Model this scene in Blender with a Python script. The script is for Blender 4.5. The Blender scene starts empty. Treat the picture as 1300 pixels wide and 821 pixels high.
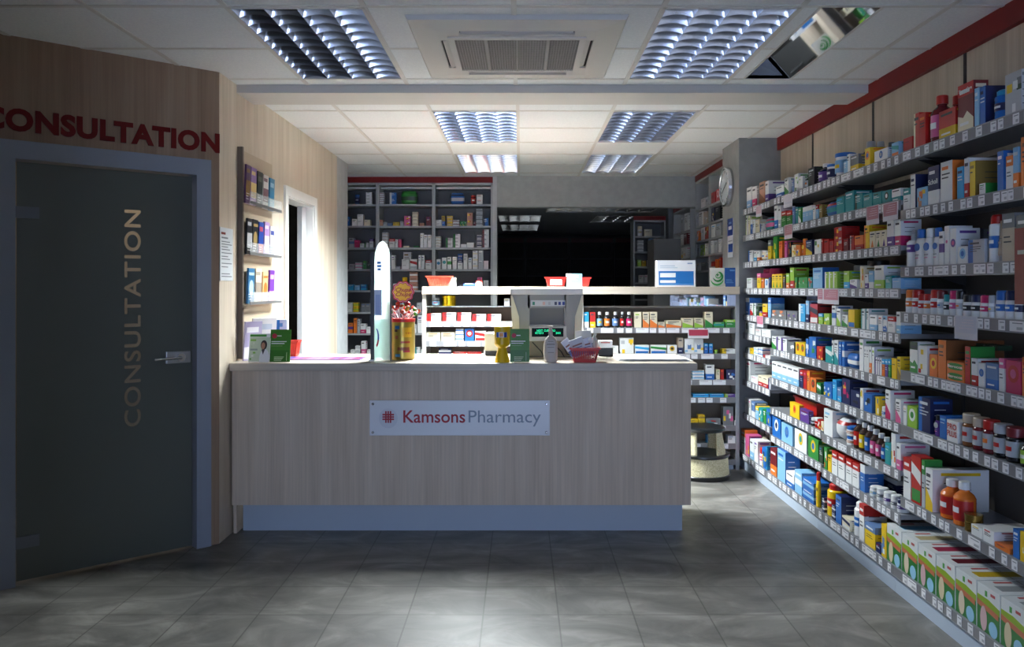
import bpy, math, random
from mathutils import Vector, Matrix
sc = bpy.context.scene
col = sc.collection
F = 1020.0; HC = 1.45; CX = 661.0; CY = 365.0      # focal length in pixels of the 1300x821 frame, eye height, vanishing point
def X(px, Y): return (px - CX) * Y / F
LIT = 14.0; LAMP = 290; SPREAD = 2.35; DAY = 8.3; EXPO = 0.0
def Z(py, Y): return HC - (py - CY) * Y / F
def YX(px, x): return x * F / (px - CX)             # depth at which a plane x=const crosses a column
CEIL = 2.67

# ------------------------------------------------------------------ materials
MATS = {}
def srgb(h):
    h = h.lstrip('#'); c = [int(h[i:i+2], 16) / 255 for i in (0, 2, 4)]
    return tuple((v / 12.92 if v <= .04045 else ((v + .055) / 1.055) ** 2.4) for v in c) + (1,)
def mat(hexc, rough=.55, metal=0, key=None, spec=None):
    k = key or (hexc, rough, metal, spec)
    if k in MATS: return MATS[k]
    m = bpy.data.materials.new('paint_%s' % hexc.strip('#')); m.use_nodes = True
    b = m.node_tree.nodes['Principled BSDF']
    b.inputs['Base Color'].default_value = srgb(hexc); b.inputs['Roughness'].default_value = rough
    b.inputs['Metallic'].default_value = metal
    if spec is not None: b.inputs['Specular IOR Level'].default_value = spec
    MATS[k] = m; return m
def emit(hexc, s):
    k = ('e', hexc, s)
    if k in MATS: return MATS[k]
    m = bpy.data.materials.new('glow'); m.use_nodes = True; nt = m.node_tree; nt.nodes.clear()
    e = nt.nodes.new('ShaderNodeEmission'); e.inputs[0].default_value = srgb(hexc); e.inputs[1].default_value = s
    o = nt.nodes.new('ShaderNodeOutputMaterial'); nt.links.new(e.outputs[0], o.inputs[0]); MATS[k] = m; return m
def glass(key, hexc='#ffffff', alpha=.25, rough=.05):
    if key in MATS: return MATS[key]
    m = bpy.data.materials.new(key); m.use_nodes = True; b = m.node_tree.nodes['Principled BSDF']
    b.inputs['Base Color'].default_value = srgb(hexc); b.inputs['Roughness'].default_value = rough
    b.inputs['Alpha'].default_value = alpha; MATS[key] = m; return m
def nodes(name, rough=.5):
    m = bpy.data.materials.new(name); m.use_nodes = True; nt = m.node_tree
    return m, nt, nt.nodes['Principled BSDF'], nt.nodes.new, nt.links.new
def wood(name, c1, c2, c3, along='Z', rough=.5):
    m, nt, b, N, L = nodes(name)
    g = N('ShaderNodeNewGeometry'); mp = N('ShaderNodeMapping')
    L(g.outputs['Position'], mp.inputs[0])
    mp.inputs['Scale'].default_value = (9, 9, .45) if along == 'Z' else (.45, 9, 9)
    n1 = N('ShaderNodeTexNoise'); n1.inputs['Scale'].default_value = 1.6; n1.inputs['Detail'].default_value = 6; n1.inputs['Distortion'].default_value = .5
    L(mp.outputs[0], n1.inputs[0])
    r = N('ShaderNodeValToRGB'); e = r.color_ramp.elements
    e[0].position = .3; e[0].color = srgb(c1); e[1].position = .72; e[1].color = srgb(c3)
    x = e.new(.5); x.color = srgb(c2)
    L(n1.outputs[0], r.inputs[0])
    mp2 = N('ShaderNodeMapping'); L(g.outputs['Position'], mp2.inputs[0]); mp2.inputs['Scale'].default_value = (60, 60, 1.2) if along == 'Z' else (1.2, 60, 60)
    n2 = N('ShaderNodeTexNoise'); n2.inputs['Scale'].default_value = 1.5; n2.inputs['Detail'].default_value = 3; L(mp2.outputs[0], n2.inputs[0])
    mx = N('ShaderNodeMix'); mx.data_type = 'RGBA'; mx.blend_type = 'MULTIPLY'; mx.inputs[0].default_value = .35
    L(r.outputs[0], mx.inputs['A']); L(n2.outputs[0], mx.inputs['B']); L(mx.outputs['Result'], b.inputs['Base Color'])
    b.inputs['Roughness'].default_value = rough
    return m
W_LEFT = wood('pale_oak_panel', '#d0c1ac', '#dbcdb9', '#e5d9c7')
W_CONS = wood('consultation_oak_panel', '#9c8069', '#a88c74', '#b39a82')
W_CTR = wood('counter_oak_front', '#cfbba6', '#dbc8b3', '#e5d4c1')
W_RIGHT = wood('right_wall_oak_panel', '#b3a491', '#bfb19e', '#cabda9')
W_TOP = wood('worktop_oak', '#c2b4a2', '#cdc0af', '#d8cdbd', along='X', rough=.4)
def floor_mat():
    m, nt, b, N, L = nodes('slate_vinyl_tiles')
    g = N('ShaderNodeNewGeometry')
    n1 = N('ShaderNodeTexNoise'); n1.inputs['Scale'].default_value = 2.6; n1.inputs['Detail'].default_value = 9; n1.inputs['Roughness'].default_value = .62; n1.inputs['Distortion'].default_value = 1.2
    mp = N('ShaderNodeMapping'); mp.inputs['Scale'].default_value = (1, 1.7, 1); mp.inputs['Rotation'].default_value = (0, 0, .5)
    L(g.outputs['Position'], mp.inputs[0]); L(mp.outputs[0], n1.inputs[0])
    r = N('ShaderNodeValToRGB'); e = r.color_ramp.elements
    e[0].position = .32; e[0].color = srgb('#53514d'); e[1].position = .7; e[1].color = srgb('#8f8c86'); x = e.new(.52); x.color = srgb('#6f6d68')
    L(n1.outputs[0], r.inputs[0])
    br = N('ShaderNodeTexBrick'); br.offset = 0; br.inputs['Scale'].default_value = 1
    br.inputs['Brick Width'].default_value = .333; br.inputs['Row Height'].default_value = .333; br.inputs['Mortar Size'].default_value = .0035
    br.inputs['Color1'].default_value = (1, 1, 1, 1); br.inputs['Color2'].default_value = (.82, .82, .83, 1); br.inputs['Mortar'].default_value = (.42, .41, .4, 1)
    mb = N('ShaderNodeMapping'); mb.inputs['Location'].default_value = (.166, .1, 0); L(g.outputs['Position'], mb.inputs[0]); L(mb.outputs[0], br.inputs[0])
    mx = N('ShaderNodeMix'); mx.data_type = 'RGBA'; mx.blend_type = 'MULTIPLY'; mx.inputs[0].default_value = 1
    L(r.outputs[0], mx.inputs['A']); L(br.outputs[0], mx.inputs['B']); L(mx.outputs['Result'], b.inputs['Base Color'])
    b.inputs['Roughness'].default_value = .38
    bp = N('ShaderNodeBump'); bp.inputs['Strength'].default_value = .12; bp.inputs['Distance'].default_value = .01; L(n1.outputs[0], bp.inputs['Height']); L(bp.outputs[0], b.inputs['Normal'])
    return m
FLOOR = floor_mat()
def speck(name, c1, c2, scale, rough=.8):
    m, nt, b, N, L = nodes(name)
    g = N('ShaderNodeNewGeometry'); n1 = N('ShaderNodeTexNoise'); n1.inputs['Scale'].default_value = scale; n1.inputs['Detail'].default_value = 4
    L(g.outputs['Position'], n1.inputs[0]); r = N('ShaderNodeValToRGB'); e = r.color_ramp.elements
    e[0].position = .4; e[0].color = srgb(c1); e[1].position = .62; e[1].color = srgb(c2); L(n1.outputs[0], r.inputs[0]); L(r.outputs[0], b.inputs['Base Color'])
    b.inputs['Roughness'].default_value = rough; return m
TILE = speck('mineral_ceiling_tile', '#d8dcde', '#dfe3e4', 90)
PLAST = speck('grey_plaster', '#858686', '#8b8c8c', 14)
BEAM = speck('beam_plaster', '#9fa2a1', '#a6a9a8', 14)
GREYW = speck('pale_grey_plaster', '#b4b8ba', '#bcc0c2', 10)
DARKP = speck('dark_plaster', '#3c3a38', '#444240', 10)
CREAMS = speck('speckled_cream_plastic', '#b3aa84', '#ded6b4', 160, .5)
TBAR = mat('#c9c8c4', .5); WHITE = mat('#e4e4e2', .5); RED = mat('#6e0c0c', .5, 0, None, .3); ALU = mat('#b9bcc0', .3, .8)
SHELF = mat('#9da0a3', .45, .2); LIPM = mat('#77777b', .4); DARK = mat('#1c1c1f', .5); BLACK = mat('#0c0c0e', .4)
FRAMEG = mat('#8f97a6', .45); KICK = mat('#a9b6c6', .45, 0); TICK = mat('#dcdce0', .6); RACKB = mat('#62554a', .5)
CHROME = mat('#d8dade', .12, 1.0); MIRROR = mat('#e8eaee', .035, 1.0, key='mir'); LOUV = mat('#eceef4', .15, 1.0, key='louv')
PANELB = mat('#4d4843', .6)

# ------------------------------------------------------------------ mesh collector
class MB:
    def __init__(s): s.v = []; s.f = []; s.mi = []; s.ml = []; s.sm = []
    def m(s, mt):
        if mt not in s.ml: s.ml.append(mt)
        return s.ml.index(mt)
    def add(s, vs, fs, mt, smooth=False, M=None):
        b = len(s.v); i = s.m(mt)
        for v in vs:
            v = Vector(v); s.v.append(M @ v if M else v)
        for f in fs: s.f.append([b + k for k in f]); s.mi.append(i); s.sm.append(smooth)
        return s
    def box(s, x0, x1, y0, y1, z0, z1, mt, M=None):
        if x0 > x1: x0, x1 = x1, x0
        if y0 > y1: y0, y1 = y1, y0
        if z0 > z1: z0, z1 = z1, z0
        vs = [(x0,y0,z0),(x1,y0,z0),(x1,y1,z0),(x0,y1,z0),(x0,y0,z1),(x1,y0,z1),(x1,y1,z1),(x0,y1,z1)]
        return s.add(vs, [(0,3,2,1),(4,5,6,7),(0,1,5,4),(1,2,6,5),(2,3,7,6),(3,0,4,7)], mt, M=M)
    def prism(s, pts, h0, h1, mt, axis='z', M=None, smooth=False):   # closed outline extruded along an axis
        n = len(pts)
        def P(a, b, h): return {'z': (a, b, h), 'y': (a, h, b), 'x': (h, a, b)}[axis]
        vs = [P(a, b, h0) for a, b in pts] + [P(a, b, h1) for a, b in pts]
        s.add(vs, [tuple(range(n)), tuple(range(2*n-1, n-1, -1))], mt, M=M)
        return s.add(vs, [(i, (i+1) % n, (i+1) % n + n, i + n) for i in range(n)], mt, smooth, M)
    def lathe(s, prof, mt, seg=20, M=None, smooth=True, cap=True, sx=1, sy=1):  # prof: (r,z[,mat])
        for k in range(len(prof) - 1):
            r0, z0 = prof[k][:2]; r1, z1 = prof[k+1][:2]; mm = prof[k][2] if len(prof[k]) > 2 else mt
            vs = [(r0*sx*math.cos(2*math.pi*i/seg), r0*sy*math.sin(2*math.pi*i/seg), z0) for i in range(seg)] + [(r1*sx*math.cos(2*math.pi*i/seg), r1*sy*math.sin(2*math.pi*i/seg), z1) for i in range(seg)]
            s.add(vs, [(i, (i+1) % seg, (i+1) % seg + seg, i + seg) for i in range(seg)], mm, smooth, M)
        if cap:
            for k, rev in ((0, True), (-1, False)):
                r, z = prof[k][:2]
                if r > 1e-4:
                    mm = prof[k if k == 0 else -2][2] if len(prof[k if k == 0 else -2]) > 2 else mt
                    vs = [(r*sx*math.cos(2*math.pi*i/seg), r*sy*math.sin(2*math.pi*i/seg), z) for i in range(seg)]
                    s.add(vs, [tuple(reversed(range(seg))) if rev else tuple(range(seg))], mm, False, M)
        return s
    def tube(s, pts, r, mt, seg=8):
        for a, b in zip(pts[:-1], pts[1:]):
            a = Vector(a); b = Vector(b); d = b - a
            if d.length < 1e-6: continue
            M = Matrix.Translation(a) @ d.to_track_quat('Z', 'Y').to_matrix().to_4x4()
            s.lathe([(r, 0), (r, d.length)], mt, seg, M)
        return s
    def mesh(s, name):
        me = bpy.data.meshes.new(name); me.from_pydata([tuple(v) for v in s.v], [], s.f)
        for m in s.ml: me.materials.append(m)
        me.polygons.foreach_set('material_index', s.mi); me.polygons.foreach_set('use_smooth', s.sm); me.update()
        return me
    def build(s, name, parent=None, loc=None, rz=0):
        o = bpy.data.objects.new(name, s.mesh(name)); col.objects.link(o)
        if parent: o.parent = parent
        if loc: o.location = loc
        if rz: o.rotation_euler[2] = rz
        return o
def tag(o, label=None, cat=None, group=None, kind=None):
    if label: o['label'] = label
    if cat: o['category'] = cat
    if group: o['group'] = group
    if kind: o['kind'] = kind
    return o
def empty(name, loc, rz=0, label=None, cat=None, group=None):
    o = bpy.data.objects.new(name, None); col.objects.link(o); o.location = loc; o.rotation_euler[2] = rz; o.empty_display_size = .05
    return tag(o, label, cat, group)
def struct(o): o['kind'] = 'structure'; return o
def bevel(o, w=.003, seg=2):
    md = o.modifiers.new('bevel', 'BEVEL'); md.width = w; md.segments = seg; md.limit_method = 'ANGLE'; return o
def text_mesh(s, size, mt, ext=.002, off=0, sx=1, align='CENTER', space=1, shear=0):
    c = bpy.data.curves.new('t', 'FONT'); c.body = s; c.size = size; c.extrude = ext; c.offset = off; c.align_x = align; c.align_y = 'CENTER'; c.space_character = space; c.shear = shear; c.resolution_u = 4
    o = bpy.data.objects.new('t', c); col.objects.link(o); bpy.context.view_layer.update()
    dg = bpy.context.evaluated_depsgraph_get(); me = bpy.data.meshes.new_from_object(o.evaluated_get(dg))
    bpy.data.objects.remove(o); me.materials.clear(); me.materials.append(mt)
    for v in me.vertices: v.co.x *= sx
    return me
def text(name, s, size, mt, parent, M, **k):      # text in the local XY plane, moved by M
    me = text_mesh(s, size, mt, **k); me.transform(M); me.name = name
    o = bpy.data.objects.new(name, me); col.objects.link(o)
    if parent: o.parent = parent
    return o
FRONT = Matrix.Rotation(math.pi/2, 4, 'X')         # text facing -Y
def T(x, y, z): return Matrix.Translation((x, y, z))
def ell(cx, cz, rx, rz, n=18): return [(cx + rx*math.cos(2*math.pi*i/n), cz + rz*math.sin(2*math.pi*i/n)) for i in range(n)]

# ------------------------------------------------------------------ camera
cam = bpy.data.cameras.new('camera'); co = bpy.data.objects.new('camera', cam); col.objects.link(co)
co.location = (0, 0, HC); co.rotation_euler = (math.pi/2, 0, 0)
cam.sensor_width = 36; cam.lens = F / 1300 * 36; cam.shift_x = -11/1300; cam.shift_y = -45.5/1300; cam.clip_start = .05
sc.camera = co

# ------------------------------------------------------------------ room shell
CW = Vector((-1.708, 4.553)); CD = Vector((-.753, -.658)).normalized()   # consultation wall: corner and direction
LX = -1.708; RX = 2.12
def flat(name, x0, x1, y0, y1, z0, z1, m): return struct(MB().box(x0, x1, y0, y1, z0, z1, m).build(name))
flat('floor', -4.2, 3.4, -3.2, 17, -.1, 0, FLOOR)
def ceiling_plane(name, x0, x1, y0, y1, z, holes, xs, ys, m=TILE, bars=True):
    X_ = sorted(set([x0, x1] + [h[0] for h in holes] + [h[1] for h in holes])); Y_ = sorted(set([y0, y1] + [h[2] for h in holes] + [h[3] for h in holes]))
    b = MB()
    for a, c in zip(X_[:-1], X_[1:]):
        for d, e in zip(Y_[:-1], Y_[1:]):
            mx, my = (a+c)/2, (d+e)/2
            if any(h[0] < mx < h[1] and h[2] < my < h[3] for h in holes): continue
            b.box(a, c, d, e, z, z+.02, m)
    struct(b.build(name))
    if bars:
        t = MB()
        def cut(lo, hi, spans):
            out = [(lo, hi)]
            for a, c in spans:
                nn = []
                for p, q in out:
                    if c <= p or a >= q: nn.append((p, q))
                    else:
                        if a > p: nn.append((p, a))
                        if c < q: nn.append((c, q))
                out = nn
            return out
        for x in xs:
            for p, q in cut(y0, y1, [(h[2], h[3]) for h in holes if h[0]+.02 < x < h[1]-.02]): t.box(x-.012, x+.012, p, q, z-.004, z, TBAR)
        for y in ys:
            for p, q in cut(x0, x1, [(h[0], h[1]) for h in holes if h[2]+.02 < y < h[3]-.02]): t.box(p, q, y-.012, y+.012, z-.0035, z, TBAR)
        struct(t.build('trim_1'))
HF = [(-1.28, -.68, 3.49, 4.69), (.62, 1.22, 3.49, 4.69), (1.31, 1.57, 3.49, 4.69)]     # openings: front lights and sloped mirror light
HR = [(-.62, -.02, 5.54, 6.74), (.63, 1.23, 5.54, 6.74), (-.60, -.02, 7.34, 8.54), (.63, 1.23, 7.34, 8.54)]
AC = (-.52, .485, 3.59, 4.62)
HA = [(AC[0]+.1, AC[1]-.1, AC[2]+.1, AC[3]-.1)]
ceiling_plane('ceiling', -4.2, 2.3, -3.2, 4.84, CEIL, HF + HA, [-3.68, -3.08, -2.48, -1.88, -1.28, -.68, -.03, .62, 1.22, 1.86], [-1.91, -1.31, -.71, -.11, .49, 1.09, 1.69, 2.29, 2.89, 3.48, 4.10, 4.70])
ceiling_plane('ceiling', -4.2, 2.4, 5.13, 8.95, CEIL, HR, [-1.25, -.62, -.02, .63, 1.25, 1.86], [5.54, 6.14, 6.74, 7.34, 7.94, 8.54])
struct(MB().box(-4.2, 2.3, 4.83, 5.14, CEIL-.05, CEIL+.02, mat('#c4c2be', .6)).build('trim_2'))
HB = [(-.36, .33, 12.2, 13.4), (-.36, .33, 14.0, 15.5), (.35, 1.9, 10.8, 11.7), (1.15, 1.95, 12.3, 13.5)]
ceiling_plane('ceiling', -4.2, 3.4, 8.95, 17, 2.55, HB, [], [], bars=False)
# walls
flat('wall_right', RX, RX+.1, -3.2, 7.1, 0, CEIL, W_RIGHT)
j = MB()
for y in (.83, 1.83, 2.83, 3.83, 4.83, 5.83): j.box(RX-.003, RX+.001, y-.012, y+.012, 0, CEIL-.1, DARK)
struct(j.build('trim_3'))
struct(MB().box(RX-.03, RX, -3.2, 6.55, 2.567, CEIL, RED).build('trim_4'))
# pillar
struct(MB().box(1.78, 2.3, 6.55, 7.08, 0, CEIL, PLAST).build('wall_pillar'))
# left wall with doorway (x 362..402 in the photo)
DY0, DY1, DZ = 5.86, 6.62, 2.12
lw = MB()
lw.box(LX-.12, LX, 4.553, DY0, 0, CEIL, W_LEFT).box(LX-.12, LX, DY1, 7.47, 0, CEIL, W_LEFT).box(LX-.12, LX, DY0, DY1, DZ, CEIL, W_LEFT)
struct(lw.build('wall_left'))
flat('wall_left', LX-.12, LX, 7.47, 7.93, 0, CEIL, GREYW)
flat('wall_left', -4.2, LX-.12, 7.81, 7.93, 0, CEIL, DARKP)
# consultation wall: local frame x along wall (t), y out of the wall (towards the room), origin at corner
def cons(t, n, z=0):
    nrm = Vector((-CD.y, CD.x)); nrm = nrm if nrm.y < 0 else -nrm
    p = CW + CD*t + nrm*n; return Vector((p.x, p.y, z))
ang = math.atan2(-CD.y, -CD.x)                    # local +x runs from the left end to the corner
MC = Matrix.Translation((CW.x, CW.y, 0)) @ Matrix.Rotation(ang, 4, 'Z')   # local: x = -t, y = into the wall
D0, D1 = .135, .985                               # door leaf between these distances from the corner
cw = MB()
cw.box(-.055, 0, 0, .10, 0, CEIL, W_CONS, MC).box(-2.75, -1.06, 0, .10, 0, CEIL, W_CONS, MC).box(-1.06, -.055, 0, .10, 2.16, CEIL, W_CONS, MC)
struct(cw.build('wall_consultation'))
fr = MB()
fr.box(-.13, -.05, -.015, .11, 0, 2.165, FRAMEG, MC).box(-1.075, -.992, -.015, .11, 0, 2.165, FRAMEG, MC).box(-.992, -.13, -.015, .11, 2.075, 2.165, FRAMEG, MC)
struct(fr.build('trim_5'))
# glass leaf
leaf = struct(empty('door_1', MC @ Vector((-.985, .03, 0)), ang, 'dark frosted glass door lettered CONSULTATION, in the left wall'))
def frost():
    m, nt, b, N, L = nodes('frosted_film')
    b.inputs['Base Color'].default_value = srgb('#5d625c'); b.inputs['Roughness'].default_value = .32
    b.inputs['Alpha'].default_value = 1
    return m
FROST = frost()
MB().box(.004, .846, .004, .012, .012, 2.068, glass('clear_door_glass', '#dfe8e0', .12)).build('glass_pane', leaf)
def film():
    from mathutils.geometry import delaunay_2d_cdt, interpolate_bezier
    c = bpy.data.curves.new('t', 'FONT'); c.body = 'CONSULTATION'; c.size = .112; c.align_x = 'LEFT'; c.align_y = 'CENTER'; c.space_character = 1.12
    o = bpy.data.objects.new('t', c); col.objects.link(o); bpy.context.view_layer.update()
    for q in bpy.context.selected_objects: q.select_set(False)
    o.select_set(True); bpy.context.view_layer.objects.active = o
    bpy.ops.object.convert(target='CURVE'); o = bpy.context.view_layer.objects.active; loops = []
    for s_ in o.data.splines:
        P = s_.bezier_points; L = []
        for i in range(len(P)):
            p, q = P[i], P[(i+1) % len(P)]; L += [(v.x, v.y) for v in interpolate_bezier(p.co, p.handle_right, q.handle_left, q.co, 6)[:-1]]
        M = [L[0]]
        for v in L[1:]:
            if abs(v[0]-M[-1][0]) + abs(v[1]-M[-1][1]) > 1e-4: M.append(v)
        loops.append(M)
    bpy.data.objects.remove(o)
    xs = [v[0] for L in loops for v in L]; k = 1.15/(max(xs)-min(xs)); x0 = min(xs)
    loops = [[((v[0]-x0)*k, v[1]) for v in L] for L in loops]
    ar = lambda L: sum(L[i][0]*L[(i+1) % len(L)][1]-L[(i+1) % len(L)][0]*L[i][1] for i in range(len(L)))/2
    sg = 1 if ar(max(loops, key=lambda L: abs(ar(L)))) > 0 else -1
    def grow(L, d):
        out = []
        for i in range(len(L)):
            p, q, r = Vector(L[i-1]), Vector(L[i]), Vector(L[(i+1) % len(L)]); t = ((q-p).normalized() + (r-q).normalized())
            t = t.normalized() if t.length > 1e-6 else (r-q).normalized(); n = Vector((t.y, -t.x)); out.append((q.x+n.x*d*sg, q.y+n.y*d*sg))
        return out
    loops = [grow(L, .0022) for L in loops]
    vs = []; es = []
    for L in loops + [[(-.70, -.305), (1.355, -.305), (1.355, .535), (-.70, .535)]]:
        b0 = len(vs); vs += [Vector(v) for v in L]; es += [(b0+i, b0+(i+1) % len(L)) for i in range(len(L))]
    V, E, Fc = delaunay_2d_cdt(vs, es, [], 0, 1e-6)[:3]
    def inside(x, y):
        n = 0
        for L in loops:
            for i in range(len(L)):
                (ax, ay), (bx, by) = L[i], L[(i+1) % len(L)]
                if (ay > y) != (by > y) and x < (bx-ax)*(y-ay)/(by-ay)+ax: n += 1
        return n % 2
    keep = [f for f in Fc if not inside(sum(V[i].x for i in f)/len(f), sum(V[i].y for i in f)/len(f))]
    me = bpy.data.meshes.new('frosted_film'); me.from_pydata([(.54 - v.y, .0025, .712 + v.x) for v in V], [], [list(f) for f in keep]); me.materials.append(FROST)
    return me
fo = bpy.data.objects.new('frosted_film', film()); col.objects.link(fo); fo.parent = leaf; tag(fo, 'frosted film with clear cut letters reading CONSULTATION')
HNG = mat('#6f737b', .4, .4)
for zz in (.20, 1.82):
    h = MB().box(-.02, .10, -.012, .0, zz-.028, zz+.028, HNG).lathe([(.012, zz-.04), (.012, zz+.04)], HNG, 10, T(-.012, -.006, 0)).build('hinge', leaf)
hb = bevel(MB().box(.70, .83, -.022, .0, 1.035, 1.10, ALU).build('lock_case', leaf), .004)
MB().lathe([(.022, 0), (.022, .02)], CHROME, 16, T(.775, -.04, 1.067) @ Matrix.Rotation(-math.pi/2, 4, 'X')).tube([(.775, -.045, 1.067), (.63, -.05, 1.062)], .008, CHROME).tube([(.775, -.02, 1.067), (.775, -.045, 1.067)], .009, CHROME).build('lever_handle', leaf)
# lettering above the door
let = empty('consultation_lettering', MC @ Vector((0, -.004, 2.265)), ang, 'raised red letters CONSULTATION on the wood above the dark door', 'sign')
me = text_mesh('CONSULTATION', .158, RED, ext=.003, off=.007, sx=1, space=1.06)
xs = [v.co.x for v in me.vertices]; zs = [v.co.y for v in me.vertices]; k = 1.137/(max(xs)-min(xs)); kz = .112/(max(zs)-min(zs))
me.transform(Matrix.Rotation(math.pi/2, 4, 'X') @ Matrix.Diagonal((k, kz, 1, 1)) @ T(-max(xs), -(max(zs)+min(zs))/2, 0))
o = bpy.data.objects.new('lettering', me); col.objects.link(o); o.parent = let
# rooms behind, closed so that no outside light leaks in
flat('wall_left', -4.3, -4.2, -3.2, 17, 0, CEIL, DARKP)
flat('wall_front', -4.2, -1.55, -3.3, -3.2, 0, CEIL, GREYW); flat('wall_front', 1.15, 2.22, -3.3, -3.2, 0, CEIL, GREYW)
flat('wall_front', -1.55, 1.15, -3.3, -3.2, 2.2, CEIL, GREYW)
flat('wall_added_blocker', -1.47, -1.37, -3.2, 2.0, 0, CEIL, GREYW)  # unseen wall added to keep daylight off the consultation door
flat('wall_right', 2.3, 2.4, 7.0, 17, 0, CEIL, GREYW)
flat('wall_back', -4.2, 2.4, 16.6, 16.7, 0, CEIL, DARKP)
# consultation room inner things seen through the clear letters
flat('wall_consultation_room', -4.2, LX-.12, 5.7, 5.78, 0, CEIL, mat('#a08c70'))
# beam over the opening to the back room, and its cheek
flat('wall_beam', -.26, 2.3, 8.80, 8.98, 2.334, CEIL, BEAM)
flat('wall_back_left', -4.2, -.27, 9.14, 9.22, 0, CEIL, GREYW)
flat('wall_beam', -.305, -.26, 8.80, 9.14, 0, CEIL, GREYW)
# doorway trim and pocket door
dt = MB()
dt.box(LX, LX+.016, DY0-.07, DY0, 0, DZ+.07, WHITE).box(LX, LX+.016, DY1, DY1+.07, 0, DZ+.07, WHITE).box(LX, LX+.016, DY0, DY1, DZ, DZ+.07, WHITE)
dt.box(LX-.12, LX, DY0, DY0+.012, 0, DZ, WHITE).box(LX-.12, LX, DY1-.012, DY1, 0, DZ, WHITE).box(LX-.12, LX, DY0, DY1, DZ-.012, DZ, WHITE)
struct(dt.build('trim_6'))
pd = struct(empty('door_2', (LX-.075, 6.48, 0), 0, 'white sliding door half drawn out of the left wall doorway'))
bevel(MB().box(-.02, .02, 0, .122, .01, DZ-.015, mat('#c9ccd2', .4)).build('door_slab', pd), .002)
MB().box(.02, .024, .03, .055, 1.22, 1.34, ALU).build('flush_handle', pd)
# ------------------------------------------------------------------ louvred ceiling lights
def louvre_mesh(w, l, nx, ny, h=.055):
    b = MB(); t = .004
    for i in range(nx+1):                       # long blades: V section
        x = -w/2 + w*i/nx
        a = .012
        b.prism([(x-a, -l/2), (x+a, -l/2), (x+a, l/2), (x-a, l/2)], h-.002, h, LOUV)
        b.add([(x, -l/2, 0), (x, l/2, 0), (x-a, l/2, h), (x-a, -l/2, h)], [(0,1,2,3)], LOUV)
        b.add([(x, -l/2, 0), (x, l/2, 0), (x+a, l/2, h), (x+a, -l/2, h)], [(3,2,1,0)], LOUV)
    for k in range(ny+1):                       # cross blades: curved V section
        y = -l/2 + l*k/ny
        for i in range(nx):
            x0 = -w/2 + w*i/nx; x1 = x0 + w/nx; n = 6
            for sgn in (-1, 1):
                vs = []; fs = []
                for q in range(n+1):
                    u = q/n; x = x0 + (x1-x0)*u; dip = .014*(1-(2*u-1)**2)
                    for r_, (yy, zz) in enumerate(((0, .0), (.0035, .018), (.010, .036), (.021, h))):
                        vs.append((x, y + sgn*yy, zz + dip*(1-r_/3)))
                for q in range(n):
                    for r_ in range(3):
                        a = q*4 + r_; fs.append((a, a+4, a+5, a+1) if sgn > 0 else (a+1, a+5, a+4, a))
                b.add(vs, fs, LOUV, True)
    return b.mesh('louvre')
LM = {}
TUBEOFF = mat('#b9bcc2', .35)
def fixture(h, z, lab, nx=4, ny=10, glow=None, group='louvred ceiling lights', parts=True):
    x0, x1, y0, y1 = h; w = x1-x0; l = y1-y0
    o = empty('ceiling_light', ((x0+x1)/2, (y0+y1)/2, z), 0, lab, 'ceiling light', group)
    fr = MB(); e = .014
    for a in ((-w/2, w/2, -l/2, -l/2+e), (-w/2, w/2, l/2-e, l/2), (-w/2, -w/2+e, -l/2, l/2), (w/2-e, w/2, -l/2, l/2)): fr.box(*a, -.006, .012, TBAR)
    fr.build('frame', o)
    hs = MB(); m = mat('#aeb2ba', .25, .7)
    hs.box(-w/2, w/2, -l/2, l/2, .125, .13, m).box(-w/2, -w/2+.004, -l/2, l/2, .012, .125, m).box(w/2-.004, w/2, -l/2, l/2, .012, .125, m).box(-w/2, w/2, -l/2, -l/2+.004, .012, .125, m).box(-w/2, w/2, l/2-.004, l/2, .012, .125, m)
    hs.build('housing', o)
    k = (round(w-2*e, 3), round(l-2*e, 3), nx, ny)
    if k not in LM: LM[k] = louvre_mesh(*k)
    lo = bpy.data.objects.new('louvre', LM[k]); col.objects.link(lo); lo.parent = o; lo.location = (0, 0, -.003)
    for i in range(nx):
        x = -w/2 + w*(i+.5)/nx
        MB().lathe([(.013, -l/2+.05), (.013, l/2-.05)], emit('#f4f6ff', glow) if glow else TUBEOFF, 12, T(x, 0, .088) @ Matrix.Rotation(-math.pi/2, 4, 'X')).build('tube', o)
    return o
fixture(HF[0], CEIL, 'louvred light in the dim front ceiling, left of the air conditioning cassette')
fixture(HF[1], CEIL, 'louvred light in the dim front ceiling, right of the air conditioning cassette')
fixture(HR[0], CEIL, 'lit louvred light over the counter, brightest in the rear ceiling', glow=LIT)
fixture(HR[1], CEIL, 'dark unlit louvred light in rear ceiling, nearer of the right-hand pair')
fixture(HR[2], CEIL, 'louvred light in rear ceiling just in front of the grey medicine shelving')
fixture(HR[3], CEIL, 'dark unlit louvred light in rear ceiling, nearest the grey beam')
fixture(HB[0], 2.55, 'louvred light with added glow in the back room, nearer of its left pair', 4, 4, glow=1.2, group='back room ceiling lights')  # fixture is unlit; weak tube glow put in for its reflected brightness
fixture(HB[1], 2.55, 'louvred light with added glow in the back room, farther of its left pair', 4, 4, glow=1.2, group='back room ceiling lights')  # same put-in glow on an unlit fixture
fixture(HB[2], 2.55, 'wide louvred light just behind the grey beam in the back room', 9, 4, glow=.5, group='back room ceiling lights')  # unlit as well; fainter glow put in for reflected brightness
fixture(HB[3], 2.55, 'small dim louvred light over the dark back room shelves', 4, 4, group='back room ceiling lights')
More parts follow.
